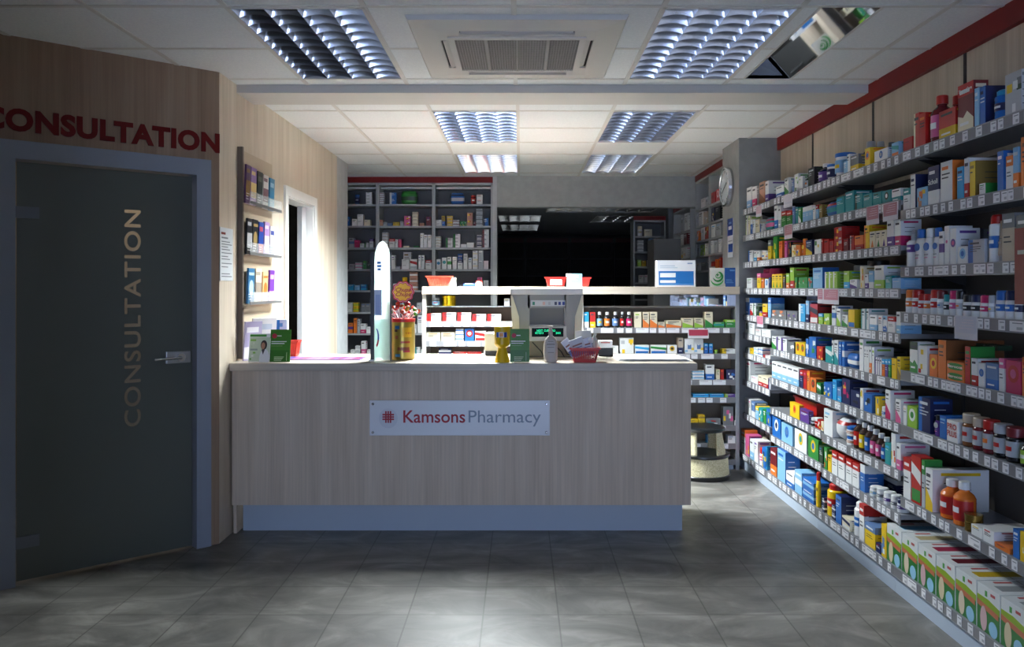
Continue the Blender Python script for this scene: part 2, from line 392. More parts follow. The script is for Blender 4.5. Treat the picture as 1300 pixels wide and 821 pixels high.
# sloped mirror light
h = HF[2]; o = empty('wall_washer_light', (h[0], h[2], CEIL), 0, 'recessed ceiling light with a sloped mirror reflecting the shelves', 'ceiling light')
w = h[1]-h[0]; l = h[3]-h[2]
m_ = MB(); e = .118
m_.add([(0, 0, e), (w, 0, 0), (w, l, 0), (0, l, e)], [(3, 2, 1, 0)], MIRROR); m_.add([(0, 0, e+.003), (w, 0, .003), (w, l, .003), (0, l, e+.003)], [(0, 1, 2, 3)], ALU); m_.build('mirror_reflector', o)
MB().box(-.004, 0, 0, l, 0, e, mat('#96979a', .5)).box(0, w, -.004, 0, 0, e+.005, mat('#8a8d92', .5)).box(0, w, l, l+.004, 0, e+.005, mat('#a0a3a8', .5)).build('housing', o)
MB().box(-.012, 0, -.01, l+.01, -.004, 0, TBAR).box(w, w+.012, -.01, l+.01, -.004, 0, TBAR).build('frame', o)

# ------------------------------------------------------------------ air conditioning cassette
ax0, ax1, ay0, ay1 = AC; aw = ax1-ax0; al = ay1-ay0
ac = empty('air_conditioning_cassette', ((ax0+ax1)/2, (ay0+ay1)/2, CEIL), 0, 'white square air conditioning cassette in the front ceiling', 'air conditioner')
ACW = mat('#cfccc6', .8); ACD = mat('#262523', .6)
b = MB(); s = aw/2; t = al/2; z0 = -.032
def ring(b, so, to, si, ti, zo, zi, m):
    vs = [(-so,-to,zo),(so,-to,zo),(so,to,zo),(-so,to,zo),(-si,-ti,zi),(si,-ti,zi),(si,ti,zi),(-si,ti,zi)]
    b.add(vs, [(4,5,1,0),(5,6,2,1),(6,7,3,2),(7,4,0,3)], m)
ring(b, s, t, s-.012, t-.012, 0, -.02, ACW); ring(b, s-.012, t-.012, s-.13, t-.13, -.02, z0, ACW)
# bottom panel with four slots, laid as strips
A, B, C_, D_ = s-.13, t-.13, .29, .255
sl = [(-.27, .27, B-.055, B-.005), (-.27, .27, -B+.005, -B+.055), (-A+.005, -A+.06, -.24, .24), (A-.06, A-.005, -.24, .24)]
xs = sorted({-A, A, *[q[0] for q in sl], *[q[1] for q in sl]}); ys = sorted({-B, B, *[q[2] for q in sl], *[q[3] for q in sl]})
for a, c in zip(xs[:-1], xs[1:]):
    for d, e2 in zip(ys[:-1], ys[1:]):
        mx, my = (a+c)/2, (d+e2)/2
        if any(q[0] < mx < q[1] and q[2] < my < q[3] for q in sl): continue
        if abs(mx) < .0001: pass
        b.box(a, c, d, e2, z0, z0+.01, ACW)
b.build('fascia', ac)
MB().box(-s+.085, s-.085, -t+.085, t-.085, .021, .20, ACD).box(-s+.085, -s+.1, -t+.085, t-.085, .0, .021, ACD).build('unit_body', ac)
for q in sl:
    f = MB(); f.box(q[0]-.004, q[1]+.004, q[2]-.004, q[3]+.004, -.001, .0, ACD)
    horiz = (q[1]-q[0]) > (q[3]-q[2]); cx_, cy_ = (q[0]+q[1])/2, (q[2]+q[3])/2
    M = T(cx_, cy_, z0+.006) @ Matrix.Rotation(.5 if horiz else -.5, 4, 'X' if horiz else 'Y')
    w2, l2 = ((q[1]-q[0])/2-.006, .016) if horiz else (.018, (q[3]-q[2])/2-.006)
    f.box(-w2, w2, -l2, l2, -.003, .003, ACW, M); f.build('air_flap', ac)
gb = MB(); gw, gl = .30, .27
for q in ((-gw-.03, gw+.03, -gl-.03, -gl), (-gw-.03, gw+.03, gl, gl+.03), (-gw-.03, -gw, -gl, gl), (gw, gw+.03, -gl, gl)): gb.box(*q, z0-.008, z0, ACW)
gb.box(-gw+.05, -.03, gl+.045, gl+.051, z0-.004, z0, ACW) if False else None
gb.build('grille_frame', ac)
gr = MB(); gr.box(-gw, gw, -gl, gl, z0-.002, z0-.001, mat('#6b6560', .7))
n = 46
for i in range(n+1): x = -gw + 2*gw*i/n; gr.box(x-.0022, x+.0022, -gl, gl, z0-.006, z0-.002, mat('#8f8a84', .6))
for i in range(1, 26): y = -gl + 2*gl*i/26; gr.box(-gw, gw, y-.0022, y+.0022, z0-.005, z0-.002, mat('#8f8a84', .6))
for x in (-.15, 0, .15): gr.box(x-.005, x+.005, -gl, gl, z0-.0075, z0-.002, mat('#98938c', .6))
gr.build('grille', ac)

# ------------------------------------------------------------------ counter
CT = 1.008; CY0 = 4.70; CX1 = 1.0
ct = empty('service_counter', (-.34, 4.72, 0), 0, 'long oak-faced pharmacy counter with a pale worktop and blue-grey plinth', 'counter')
def P0(b, name, par, m=None): o = b.build(name, par); o.matrix_parent_inverse = par.matrix_basis.inverted() if False else o.matrix_parent_inverse; return o
def W(b, par):   # geometry given in world coordinates, parented to par at its location (no rotation)
    L = Vector(par.location); b.v = [Vector(v) - L for v in b.v]; return b
fp = MB()
fp.box(LX+.012, CX1, 4.72, 4.745, .173, .962, W_CTR).box(CX1-.025, CX1, 4.745, 5.33, .173, .962, W_CTR).box(LX+.012, LX+.03, 4.745, 5.33, .0, .962, W_CTR)
W(fp, ct).build('front_panel', ct)
W(MB().box(LX+.05, CX1-.035, 4.80, 4.818, 0, .173, KICK).box(CX1-.053, CX1-.035, 4.818, 5.28, 0, .173, KICK), ct).build('plinth', ct)
bevel(W(MB().box(LX+.002, 1.035, CY0, 5.37, .962, CT, W_TOP), ct).build('worktop', ct), .003)
sh = MB(); sh.box(LX+.03, CX1-.025, 4.745, 5.30, .45, .47, GREYW).box(LX+.03, CX1-.025, 4.82, 5.30, .165, .183, GREYW)
for x in (-.9, -.1): sh.box(x-.01, x+.01, 4.745, 5.28, .183, .962, GREYW)
W(sh, ct).build('inner_shelf', ct)
# acrylic sign
sg = empty('pharmacy_sign', (-.357, 4.712, .687), 0, 'white acrylic sign with red and grey lettering fixed to the counter front', 'sign')
bevel(MB().box(-.528, .528, -.008, .0, -.103, .103, mat('#dfe3ea', .25)).build('sign_panel', sg), .002)
for x in (-.508, .508):
    for z in (-.083, .083): MB().lathe([(.008, 0), (.008, .008), (.004, .012)], CHROME, 12, T(x, -.008, z) @ Matrix.Rotation(math.pi/2, 4, 'X')).build('screw_cap', sg)
GT = mat('#8090a4', .5); DR = mat('#a3122c', .5)
def fit(name, s, size, mt, par, x0, x1, zc, off=0, y=-.0085, sq=1):
    me = text_mesh(s, size, mt, ext=.001, off=off); xs = [v.co.x for v in me.vertices]; k = (x1-x0)/(max(xs)-min(xs))
    me.transform(T(x0, y, zc) @ FRONT @ Matrix.Diagonal((k, sq, 1, 1)) @ T(-min(xs), 0, 0)); o = bpy.data.objects.new(name, me); col.objects.link(o); o.parent = par; return o
fit('lettering', 'Kamsons', .103, DR, sg, -.33, .032, .005, .0012)
fit('lettering', 'Pharmacy', .103, GT, sg, .052, .475, .005)
lg = MB(); lg.prism(ell(-.418, -.002, .055, .058, 28), -.0095, -.0085, mat('#cdd2dc', .3), 'y')
for i in (-1, 0, 1):
    lg.box(-.418+i*.0135-.0045, -.418+i*.0135+.0045, -.0105, -.0095, -.028, .041, DR); lg.box(-.452, -.384, -.0108, -.0098, .0065+i*.0135-.0045, .0065+i*.0135+.0045, DR)
lg.build('logo', sg)

# ------------------------------------------------------------------ notice, leaflet rack on the left wall
nt_ = empty('wall_notice', (LX+.002, 4.655, 1.64), math.pi/2, 'white printed notice taped to the wood left of the leaflet rack', 'notice')
b = MB().box(-.1, .1, -.003, 0, -.15, .155, mat('#d8dee2', .4)).box(-.085, -.02, -.004, -.003, .115, .128, RED)
for i, z in enumerate([.095, .075, .06, .045, .03, .01, -.01, -.025, -.05, -.07, -.11, -.125]): b.box(-.08, .05 + .03*((i*7) % 3 - 1), -.0035, -.003, z-.003, z+.002 if i else z+.006, mat('#6d747c'))
b.build('paper', nt_)
rk = empty('leaflet_rack', (LX+.001, 5.17, 0), math.pi/2, 'tall wall-mounted leaflet rack with clear ledges left of the doorway', 'rack')
RY0 = -.33; RY1 = .33
MB().box(RY0, RY0+.022, -.032, 0, 1.02, 2.30, RACKB).build('side_board', rk)
MB().box(RY0+.022, RY1, -.006, 0, 1.02, 2.29, mat('#b8a78e', .5)).build('back_board', rk)
CLR = glass('clear_acrylic', '#eef2f2', .28)
LED = [1.965, 1.655, 1.352]
for z in LED:
    MB().box(RY0+.02, RY1, -.07, -.004, z-.006, z, CLR).box(RY0+.02, RY1, -.072, -.068, z-.006, z+.012, mat('#6a6a6a', .3)).box(RY0+.02, RY1, -.073, -.070, z+.012, z+.07, CLR).build('acrylic_ledge', rk)
def leaflet(z, u0, u1, h, c1, c2, lab, rows, lean=.0, th=.012, at=-.03, style=0):
    o = empty('leaflet', rk.matrix_basis @ Vector(((u0+u1)/2, at, z)), math.pi/2, lab, 'leaflet', 'leaflets in the wall rack')
    w = (u1-u0)/2; b = MB(); M = Matrix.Rotation(-lean, 4, 'X'); a = mat(c1, .35); c = mat(c2, .35)
    b.box(-w, w, -th/2, th/2, 0, h, a, M)
    R = random.Random(lab)
    if style == 1: b.box(-w, w, -th/2-.0006, -th/2, h*.05, h*.35, c, M).box(-w*.8, w*.6, -th/2-.0006, -th/2, h*.72, h*.86, c, M)
    elif style == 2: b.prism(ell(0, h*.45, w*.7, h*.22), -th/2-.0006, -th/2, c, 'y', M).box(-w*.8, w*.8, -th/2-.0006, -th/2, h*.8, h*.88, c, M)
    else: b.box(-w*.9, w*.5, -th/2-.0006, -th/2, h*.8, h*.9, c, M).box(-w, w, -th/2-.0006, -th/2, h*.2, h*.6, c, M)
    for i in range(3): b.box(-w*.8, w*(R.random()*.7), -th/2-.001, -th/2-.0005, h*(.12+.07*i)-.002, h*(.12+.07*i)+.002, mat('#e8e8ea'), M)
    b.build('booklet', o); return o
bpy.context.view_layer.update()
for a in [(LED[0], -.29, -.21, .235, '#5b3a66', '#8a6a30', 'dark purple booklet at the left end of the top rack ledge', 0),
          (LED[0], -.20, -.10, .232, '#8a6aa8', '#d8c27a', 'lilac leaflet with a yellow picture on the top rack ledge', 0),
          (LED[0], -.08, .02, .225, '#23302c', '#5c6a5e', 'black and green leaflet on the top rack ledge', 1),
          (LED[0], .04, .14, .22, '#d6d2cf', '#7a5560', 'white leaflet with a brown picture on the top rack ledge', 0),
          (LED[0], .17, .27, .215, '#3f8fb8', '#a5cfe0', 'sky blue leaflet at the right end of the top rack ledge', 1),
          (LED[1], -.27, -.18, .22, '#17181c', '#b9bbbd', 'black leaflet with a grey picture on the second rack ledge', 0),
          (LED[1], -.17, -.07, .222, '#24262a', '#a98f56', 'black leaflet with a gold figure on the second rack ledge', 2),
          (LED[1], -.05, .04, .215, '#27479c', '#b64a5a', 'royal blue leaflet on the second rack ledge', 1),
          (LED[1], .06, .16, .225, '#a887bf', '#dccfe0', 'lilac and pale leaflet on the second rack ledge', 0),
          (LED[1], .18, .28, .205, '#e2e2e6', '#3b4c9b', 'white leaflet with blue blocks on the second rack ledge', 1),
          (LED[2], -.25, -.14, .218, '#2c6f9a', '#b7d5e4', 'teal blue leaflet on the third rack ledge', 2),
          (LED[2], -.11, .0, .22, '#e4d6c0', '#9a8f80', 'cream leaflet on the third rack ledge', 0),
          (LED[2], .03, .13, .2, '#e2b884', '#d1702a', 'orange leaflet on the third rack ledge', 2),
          (LED[2], .17, .27, .215, '#6a3a96', '#e6a5c4', 'purple and pink leaflet at the right end of the third ledge', 1)]:
    leaflet(*a[:7], None, style=a[7], lean=-.03)
# leaflets standing on the counter end
for (px, Yd, w, h, c1, c2, lab, rz, st) in [(-1.628, 4.86, .12, .235, '#a9a2c4', '#e7e6ec', 'lilac-grey booklet leaning at the wall end of the counter', .95, 1),
        (-1.60, 4.99, .16, .25, '#eceef0', '#c6d4e4', 'white booklet leaning behind the pharmacist flyer', .8, 1),
        (-1.59, 5.08, .12, .235, '#2a72c0', '#dfe9f2', 'blue and white leaflet standing behind the pharmacist flyer', .5, 0),
        (-1.57, 5.18, .12, .235, '#cfe2f2', '#5f9ad0', 'pale blue leaflet standing third from the wall on the counter', .5, 0),
        (-1.60, 5.30, .09, .2, '#e8ecf4', '#2f4fb8', 'white leaflet with blue block letters behind the green leaflet', .5, 1)]:
    o = leaflet(CT+.001, -w/2, w/2, h, c1, c2, lab, None, style=st, lean=-.08); o.location = (px, Yd, CT+.0035); o.rotation_euler = (0, 0, rz); tag(o, group='leaflets standing on the counter end')

# ------------------------------------------------------------------ things on the counter
def on(px, py=None, Yd=None):
    if Yd is None: Yd = max(4.765, (HC-CT)*F/(py-CY))
    return Vector((X(px, Yd), Yd, CT))
GRN = mat('#3c7a22', .35); GRND = mat('#2f6a1c', .35); PINKR = mat('#b0243c', .4); PAPER = mat('#e6e8ea', .45)
def flyer(px0, px1, py, ytop, name, lab, fn, lean=-.16):
    p = on((px0+px1)/2, py); w = (px1-px0)*p.y/F; h = (py-ytop)*p.y/F
    o = empty(name, p, 0, lab, 'leaflet'); M = Matrix.Rotation(lean, 4, 'X'); b = MB(); fn(b, w, h, M); b.build('booklet', o)
    MB().prism([(0.002, .0035), (h*.30, .0035), (h*.30, .001), (.08, .001), (.006, .001)], -w*.3, w*.3, CLR, 'x').build('stand_foot', o); return o
def f_green(b, w, h, M):
    b.box(-w/2, w/2, -.002, .002, .001, h, GRN, M).box(-w/2, w/2, -.0026, -.002, .001, h*.36, GRND, M)
    b.prism(ell(-w*.30, h*.80, w*.12, w*.12), -.003, -.002, PINKR, 'y', M).box(-w*.17, w*.04, -.003, -.002, h*.79, h*.815, PAPER, M)
    b.box(-w*.44, w*.3, -.003, -.002, h*.615, h*.64, PAPER, M).box(-w*.44, w*.2, -.003, -.002, h*.555, h*.58, PAPER, M).box(-w*.44, w*.1, -.003, -.002, h*.49, h*.50, mat('#8fb07a'), M)
    for k, q in enumerate((.15, .115, .08, .045)): b.box(-w*.4 + w*.12, w*(.2-.04*k), -.0034, -.0026, h*q, h*q+.003, mat('#b9cfa8'), M)
    b.box(w*.32, w*.34, -.0034, -.0026, h*.04, h*.3, mat('#b9cfa8'), M)
flyer(342, 368, 459.5, 418, 'green_leaflet', 'green leaflet with red dot on the counter beside the pharmacist flyer', f_green)
flyer(647.5, 672, 461, 418.5, 'green_leaflet', 'green leaflet with red dot standing right of the yellow collection tin', f_green)
def f_ph(b, w, h, M):
    b.box(-w/2, w/2, -.002, .002, .001, h, PAPER, M).box(-w*.48, w*.3, -.003, -.002, h*.89, h*.97, mat('#3f8f3a'), M)
    y0 = -.0026
    b.box(-w*.46, w*.49, y0, -.002, .004, h*.87, mat('#b9c9b4'), M)
    for i in range(7): b.box(-w*.44+w*.07*(i % 3), -w*.36+w*.09*(i % 4), y0-.0004, y0, h*(.08+.11*i), h*(.14+.11*i), mat(['#5f9a3a', '#d8e0d8', '#7ab04a', '#8a9a96'][i % 4]), M)
    b.prism(ell(w*.25, h*.12, w*.24, h*.34), y0-.0008, y0, mat('#d4d8de'), 'y', M)                     # white coat
    b.prism(ell(w*.2, h*.60, w*.15, h*.17), y0-.0012, y0, mat('#2a1f1c'), 'y', M)                         # hair
    b.prism(ell(w*.17, h*.57, w*.09, h*.12), y0-.0016, y0, mat('#a97a62'), 'y', M)
    b.prism([(w*.10, h*.44), (w*.26, h*.44), (w*.18, h*.26)], y0-.0015, y0, mat('#3a3a44'), 'y', M)
flyer(315, 342, 461.5, 425, 'pharmacist_flyer', 'flyer picturing a person in a white coat, at the left counter end', f_ph, -.2)
# small red basket builder
def basket(loc, wt, wb, d, h, c, lab, group=None, rz=0, slots=True, label_card=None, name='red_basket'):
    m = mat(c, .4); o = empty(name, loc, rz, lab, 'basket', group); b = MB(); t = .004
    def P(u, side, z):
        k = z/h; w = (wb + (wt-wb)*k)/2; dd = (d*.86 + d*.14*k)/2
        return {0: (u*w, -dd, z), 1: (w, u*dd, z), 2: (-u*w, dd, z), 3: (-w, -u*dd, z)}[side]
    for s_ in range(4):
        n = 14
        def quad(u0, u1, z0, z1):
            a = [P(u0, s_, z0), P(u1, s_, z0), P(u1, s_, z1), P(u0, s_, z1)]
            nrm = [(0, 1, 0), (-1, 0, 0), (0, -1, 0), (1, 0, 0)][s_]; bk = [tuple(Vector(q) + Vector(nrm)*t) for q in a]
            b.add(a + bk, [(0,1,2,3), (7,6,5,4), (0,4,5,1), (1,5,6,2), (2,6,7,3), (3,7,4,0)], m)
        if slots:
            quad(-1, 1, 0, h*.14); quad(-1, 1, h*.80, h)
            for i in range(n+1):
                u = -1 + 2*i/n; quad(max(-1, u-.045), min(1, u+.045), h*.14, h*.80)
        else: quad(-1, 1, 0, h)
    b.box(-wb/2+.003, wb/2-.003, -d*.42, d*.42, 0, .004, m)
    b.build('basket_body', o)
    r = MB(); k = .006
    for q in ((-wt/2-k, wt/2+k, -d/2-k, -d/2+k*.6), (-wt/2-k, wt/2+k, d/2-k*.6, d/2+k), (-wt/2-k, -wt/2+k*.6, -d/2, d/2), (wt/2-k*.6, wt/2+k, -d/2, d/2)): r.box(*q, h-.008, h+.002, m)
    r.build('rim', o)
    if label_card: MB().box(-wb*.36, wb*.36, -d/2-.003, -d/2-.001, h*.18, h*.78, PAPER).build('label_card', o)
    return o
p = on(370, None, 5.2); basket(p, .10, .075, .09, .10, '#d3301f', 'small red basket behind the green leaflet at the counter left end')
# purple poster flat on the counter
o = empty('purple_poster', (X(415, 5.02), 5.0, CT+.001), 0, 'purple and lilac printed sheet lying flat on the counter left end', 'leaflet')
b = MB().box(-.25, .23, -.10, .13, 0, .002, mat('#6b4f8f', .35)); R = random.Random(4)
for i in range(10):
    x = -.24+.046*i; b.box(x, x+.046*R.uniform(.5, 1), -.095+.03*R.random(), .12-.08*R.random(), .002, .0024, mat(R.choice(['#9a86c4', '#3a4190', '#b06a90', '#d9d3e6', '#7a2f5a']), .35))
b.build('printed_sheet', o)
o = empty('pale_leaflet', (X(545, 4.98), 4.92, CT+.001), .1, 'pale lilac leaflet lying flat right of the lollipop tin', 'leaflet')
MB().box(-.09, .09, -.05, .09, 0, .003, mat('#c9cadd', .4)).box(-.07, .05, -.03, .05, .003, .0034, mat('#9aa0c8', .4)).build('printed_sheet', o)
def translucent(k, hexc, w=.85):
    if k in MATS: return MATS[k]
    m, nt, p_, N, L = nodes(k); t = N('ShaderNodeBsdfTranslucent'); t.inputs[0].default_value = srgb(hexc); p_.inputs['Base Color'].default_value = srgb(hexc); p_.inputs['Roughness'].default_value = .2
    x = N('ShaderNodeMixShader'); x.inputs[0].default_value = w; L(p_.outputs[0], x.inputs[1]); L(t.outputs[0], x.inputs[2]); L(x.outputs[0], nt.nodes['Material Output'].inputs[0]); MATS[k] = m; return m
# tall leaflet display with arched top
p = on(485, None, 4.86); ds = empty('arched_display_stand', p, 0, 'tall white display stand with arched top and dark side post', 'display stand')
MB().box(-.068, -.046, -.012, .02, 0, .655, mat('#2a2a2e', .4)).box(-.074, -.04, -.03, .04, 0, .008, ALU).build('side_post', ds)
MB().box(.05, .057, -.01, .01, 0, .655, mat('#4a4c50', .4)).build('side_post', ds)
b = MB(); ar = [(-.046, .004), (.05, .004), (.05, .60)] + [(.002+.048*math.cos(a), .60+.122*math.sin(a)) for a in [math.pi*k/14 for k in range(1, 14)]] + [(-.046, .60)]
b.prism(ar, .0, .006, translucent('opal_acrylic', '#e8f4f2'), 'y')
BL = mat('#2a66b8', .4); b.box(-.03, -.006, -.0006, 0, .585, .60, BL).box(-.03, -.004, -.0006, 0, .565, .58, BL).box(-.028, -.006, -.0006, 0, .545, .56, BL)
b.build('arched_panel', ds)
MB().box(-.044, .0, -.016, -.001, .275, .43, mat('#c6d3ee', .3)).box(-.036, -.008, -.017, -.016, .28, .40, mat('#9fb4e4', .3)).build('leaflet_pocket', ds)
b = MB().box(-.042, .046, -.02, -.001, .02, .25, translucent('opal_acrylic', '#e8f4f2'))
pts = [(-.036+.022*math.sin(t), .14+.06*math.cos(t)) for t in [k*math.pi/10 for k in range(1, 10)]] + [(-.036+.013*math.sin(t), .145+.05*math.cos(t)) for t in [k*math.pi/10 for k in range(9, 0, -1)]]
for k in range(8):
    q = [pts[k], pts[k+1], pts[16-k], pts[17-k]]
    b.prism(q, -.0206, -.02, mat('#2b3f9a') if k < 5 else mat('#c02a48'), 'y')
b.build('brochure_pocket', ds)
# lollipop tin
p = on(511.5, 456); tin = empty('lollipop_tin', p, 0, 'golden tin of lollipops with a red flower-shaped sign on top', 'lollipop tin')
GOLD = mat('#a88f3a', .28, .55); r_ = .0735
MB().lathe([(r_, 0), (r_+.002, .004), (r_, .01), (r_, .232), (r_+.002, .236)], GOLD, 36).build('tin', tin)
b = MB().lathe([(r_+.003, .232), (r_+.004, .252), (r_-.01, .254), (.02, .25)], mat('#c41a16', .4), 36); b.build('red_rim', tin)
b = MB(); R = random.Random(8)
def curved(b, a0, a1, z0, z1, m, rr=r_+.0012):
    n = 6; vs = []
    for i in range(n+1):
        a = a0 + (a1-a0)*i/n; vs += [(rr*math.sin(a), -rr*math.cos(a), z0), (rr*math.sin(a), -rr*math.cos(a), z1)]
    b.add(vs, [(2*i, 2*i+2, 2*i+3, 2*i+1) for i in range(n)], m, True)
curved(b, -1.5, -1.0, .012, .23, mat('#c89066', .4))
for (a, z, w, h, c) in [(-.35, .20, .2, .02, '#2a6a9a'), (.5, .17, .42, .06, '#d8a81e'), (.55, .185, .22, .012, '#a8271c'), (.6, .165, .26, .012, '#a8271c'), (-.4, .14, .14, .02, '#a85a3a'), (.35, .11, .4, .012, '#9a3426'), (.2, .07, .5, .02, '#7a3a24'), (-.3, .03, .22, .018, '#3a7aa0'), (-.45, .18, .14, .015, '#4a2a24'), (.45, .055, .3, .014, '#a02a3a'), (.0, .085, .12, .02, '#c8a43a')]:
    curved(b, a-w, a+w, z-h/2, z+h/2, mat(c, .35), r_+.0012+.0004*R.random())
b.build('tin_label', tin)
fl = MB(); n = 96
out = lambda k, rr: [( (rr + k*math.cos(10*a)) * math.cos(a), (rr + k*math.cos(10*a)) * math.sin(a) + .415) for a in [2*math.pi*i/n for i in range(n)]]
fl.prism(out(.0035, .067), -.003, .003, mat('#c8202c', .4), 'y').prism(out(.0035, .060), -.0036, -.003, mat('#e6a0a0', .4), 'y').prism(out(.0035, .056), -.0042, -.003, mat('#c8202c', .4), 'y').prism(out(.0035, .052), -.005, -.003, mat('#f6bc1c', .4), 'y')
sgn = fl.build('flower_sign', tin)
for s_, zc in (('Chupa', .428), ('Chups', .400)): 
    me = text_mesh(s_, .036, mat('#b8201a', .4), ext=.0008, off=.0006, shear=.3); me.transform(T(0, -.0058, zc) @ FRONT); q = bpy.data.objects.new('lettering', me); col.objects.link(q); q.parent = sgn
MB().tube([(0, 0, .24), (0, 0, .36)], .003, PAPER).build('sign_stick', tin)
lolly_cols = ['#c4281e', '#a8401c', '#c8503a', '#b8862a', '#7a1e1a', '#d03a2a', '#4f9a2a']
for i in range(34):
    ringi = i % 3; a = i*2.39996; rr = [.035, .075, .10][ringi]; zz = [.335, .315, .29][ringi] + R.uniform(-.008, .008)
    tip = Vector((rr*math.cos(a), rr*math.sin(a)*.9, zz)); base = Vector((tip.x*.45, tip.y*.45, .245))
    M = Matrix.Translation(tip) @ (tip-base).to_track_quat('Z', 'Y').to_matrix().to_4x4()
    b = MB(); c = lolly_cols[i % 7] if i not in (5, 9) else '#5aa52e'
    b.lathe([(.001, -.013), (.009, -.009), (.0135, 0), (.010, .009), (.001, .013)], mat(c, .25), 12, M)
    b.lathe([(.0095, .004), (.0108, .0075), (.004, .0127)], PAPER, 10, M) if i % 2 else None
    b.lathe([(.004, -.03), (.008, -.016), (.005, -.011)], mat('#eadfdc', .3), 8, M)
    b.tube([tuple(base), tuple(tip)], .0018, PAPER, 6)
    b.build('lollipop', tin)
# till
p = on(694.5, None, 5.12); y0 = 5.12; k = y0/F
till = empty('cash_register', (X(694.5, y0), y0, CT), 0, 'grey cash register terminal with green customer display, behind the counter edge', 'cash register')
TG = mat('#858685', .45); TC = mat('#c2bda6', .45); TD = mat('#6e6c68', .5)
def tx(px): return (px-694.5)*k
def tz(py): return Z(py, y0)-CT
b = MB(); b.box(tx(648), tx(740), .0, .17, tz(374), tz(366), mat('#c9c9c9', .4)); bevel(b.build('top_edge', till), .006)
b = MB()
for sx in (-1, 1):
    q = [(tx(694.5+sx*46), tz(374)), (tx(694.5+sx*22), tz(374)), (tx(694.5+sx*22), tz(440)), (tx(694.5+sx*36), tz(440)), (tx(694.5+sx*37), tz(402))]
    b.prism(q if sx < 0 else q[::-1], .01, .15, TG, 'y')
b.box(tx(670), tx(719), .01, .15, tz(391), tz(374), TG)
b.build('rear_housing', till)
b = MB()
for sx in (-1, 1):
    q = [(tx(694.5+sx*46), tz(375)), (tx(694.5+sx*44), tz(375)), (tx(694.5+sx*35.5), tz(402)), (tx(694.5+sx*34.5), tz(452)), (tx(694.5+sx*42), tz(452)), (tx(694.5+sx*45), tz(402))]
    b.prism(q if sx < 0 else q[::-1], -.005, .10, TC, 'y')
b.build('side_fin', till)
MB().box(tx(671), tx(719), .055, .15, tz(413), tz(391), TD).build('recess_panel', till)
b = MB().box(tx(674), tx(718), .004, .01, tz(388.5), tz(381), mat('#b9bcc2', .4))
for q, c in ((676, '#2f7a70'), (689, '#c8a09a'), (696, '#a8a8ae'), (704, '#3a3f5a'), (709, '#33408a'), (714, '#2a3a8a')): b.box(tx(q), tx(q+3), .003, .004, tz(387), tz(383), mat(c))
b.build('sticker_strip', till)
b = MB().box(tx(671.5), tx(719), -.03, .10, tz(432.5), tz(413.5), mat('#a5a5a4', .4)); dsp = bevel(b.build('customer_display', till), .003)
MB().box(tx(675), tx(715), -.0315, -.03, tz(427), tz(416), mat('#031416', .5, 0, None, .1)).build('display_window', dsp)
GE = emit('#2fe6a4', 1.6)
for s_, pxc, pyc in (('NEXT', 685, 419.3), ('CUST', 694, 419.3), ('PLS', 702.5, 419.3), ('07/10/13', 684.5, 422.3), ('20:01', 708.5, 422.3)):
    me = text_mesh(s_, .0185, GE, ext=.0004, off=.0003, sx=.80); me.transform(T(tx(pxc), -.0325, tz(pyc)) @ FRONT); q = bpy.data.objects.new('lettering', me); col.objects.link(q); q.parent = dsp
MB().box(tx(668), tx(722), .03, .17, tz(452), tz(432.5), mat('#8c826c', .5)).box(tx(655), tx(735), -.0, .20, 0, tz(452), mat('#59554e', .5)).build('stand_base', till)
cb = MB()
for i, (a, c) in enumerate((((tx(676), -.02, tz(434)), (tx(690), -.04, .004)), ((tx(716), .0, tz(440)), (tx(730), -.03, .005)), ((tx(700), -.0, tz(434)), (tx(716), -.05, .004)))):
    a = Vector(a); c = Vector(c); m_ = (a+c)/2 + Vector((.02*(-1)**i, -.03, -.01)); cb.tube([tuple(a), tuple(m_), tuple(c)], .0035, BLACK)
cb.build('cable', till)
# beige receipt printer left of the till
p = on(628, None, 5.28); o = empty('receipt_printer', p, 0, 'beige receipt printer with dark base behind the yellow collection tin', 'printer')
bevel(MB().box(-.065, .06, -.05, .08, .03, .145, TC).build('casing', o), .008); MB().box(-.06, .055, -.04, .07, 0, .03, BLACK).build('base', o)
# yellow collection tin
p = on(637.5, 460); o = empty('collection_tin', p, 0, 'yellow hourglass-shaped charity collection tin with a blue label', 'collection tin')
YL = mat('#d8b000', .35)
MB().lathe([(.044, 0), (.045, .006), (.040, .03), (.027, .075), (.026, .085), (.040, .098), (.046, .108), (.048, .205), (.048, .212), (.040, .214), (0.0001, .214)], YL, 28).build('tin_body', o)
b = MB(); curved(b, -.75, .65, .150, .180, mat('#e6e6ea'), .0472+.0012); curved(b, -.72, -.42, .150, .180, mat('#1c50b0'), .049); curved(b, .25, .62, .150, .180, mat('#2c4aa0'), .049); curved(b, -.3, .15, .153, .177, mat('#e8a060'), .049); b.build('label', o)
# pump-style lotion bottle
p = on(699, 461.5); o = empty('lotion_bottle', p, 0, 'pale beige lotion bottle in front of the cash register', 'bottle')
b = MB(); b.lathe([(.036, 0), (.040, .01), (.0415, .06), (.041, .105), (.034, .135), (.020, .152), (.012, .158)], mat('#b5aca6', .4), 28, sy=.6); b.build('bottle_body', o)
MB().lathe([(.0125, .156), (.0125, .185), (.010, .19), (.010, .205), (.014, .207), (.014, .215), (.001, .216)], mat('#c2b3ad', .4), 20).box(-.016, .004, -.005, .005, .208, .216, mat('#c2b3ad', .4)).build('pump_cap', o)
b = MB().box(-.0245, .0245, -.0262, -.0245, .056, .13, mat('#b5aca6', .4))
for zz, ww in ((.125, .016), (.112, .022), (.105, .024), (.09, .02), (.06, .018)): b.box(-ww, ww, -.0268, -.0245, zz-.0015, zz+.0015, mat('#5c5450'))
b.build('label', o)
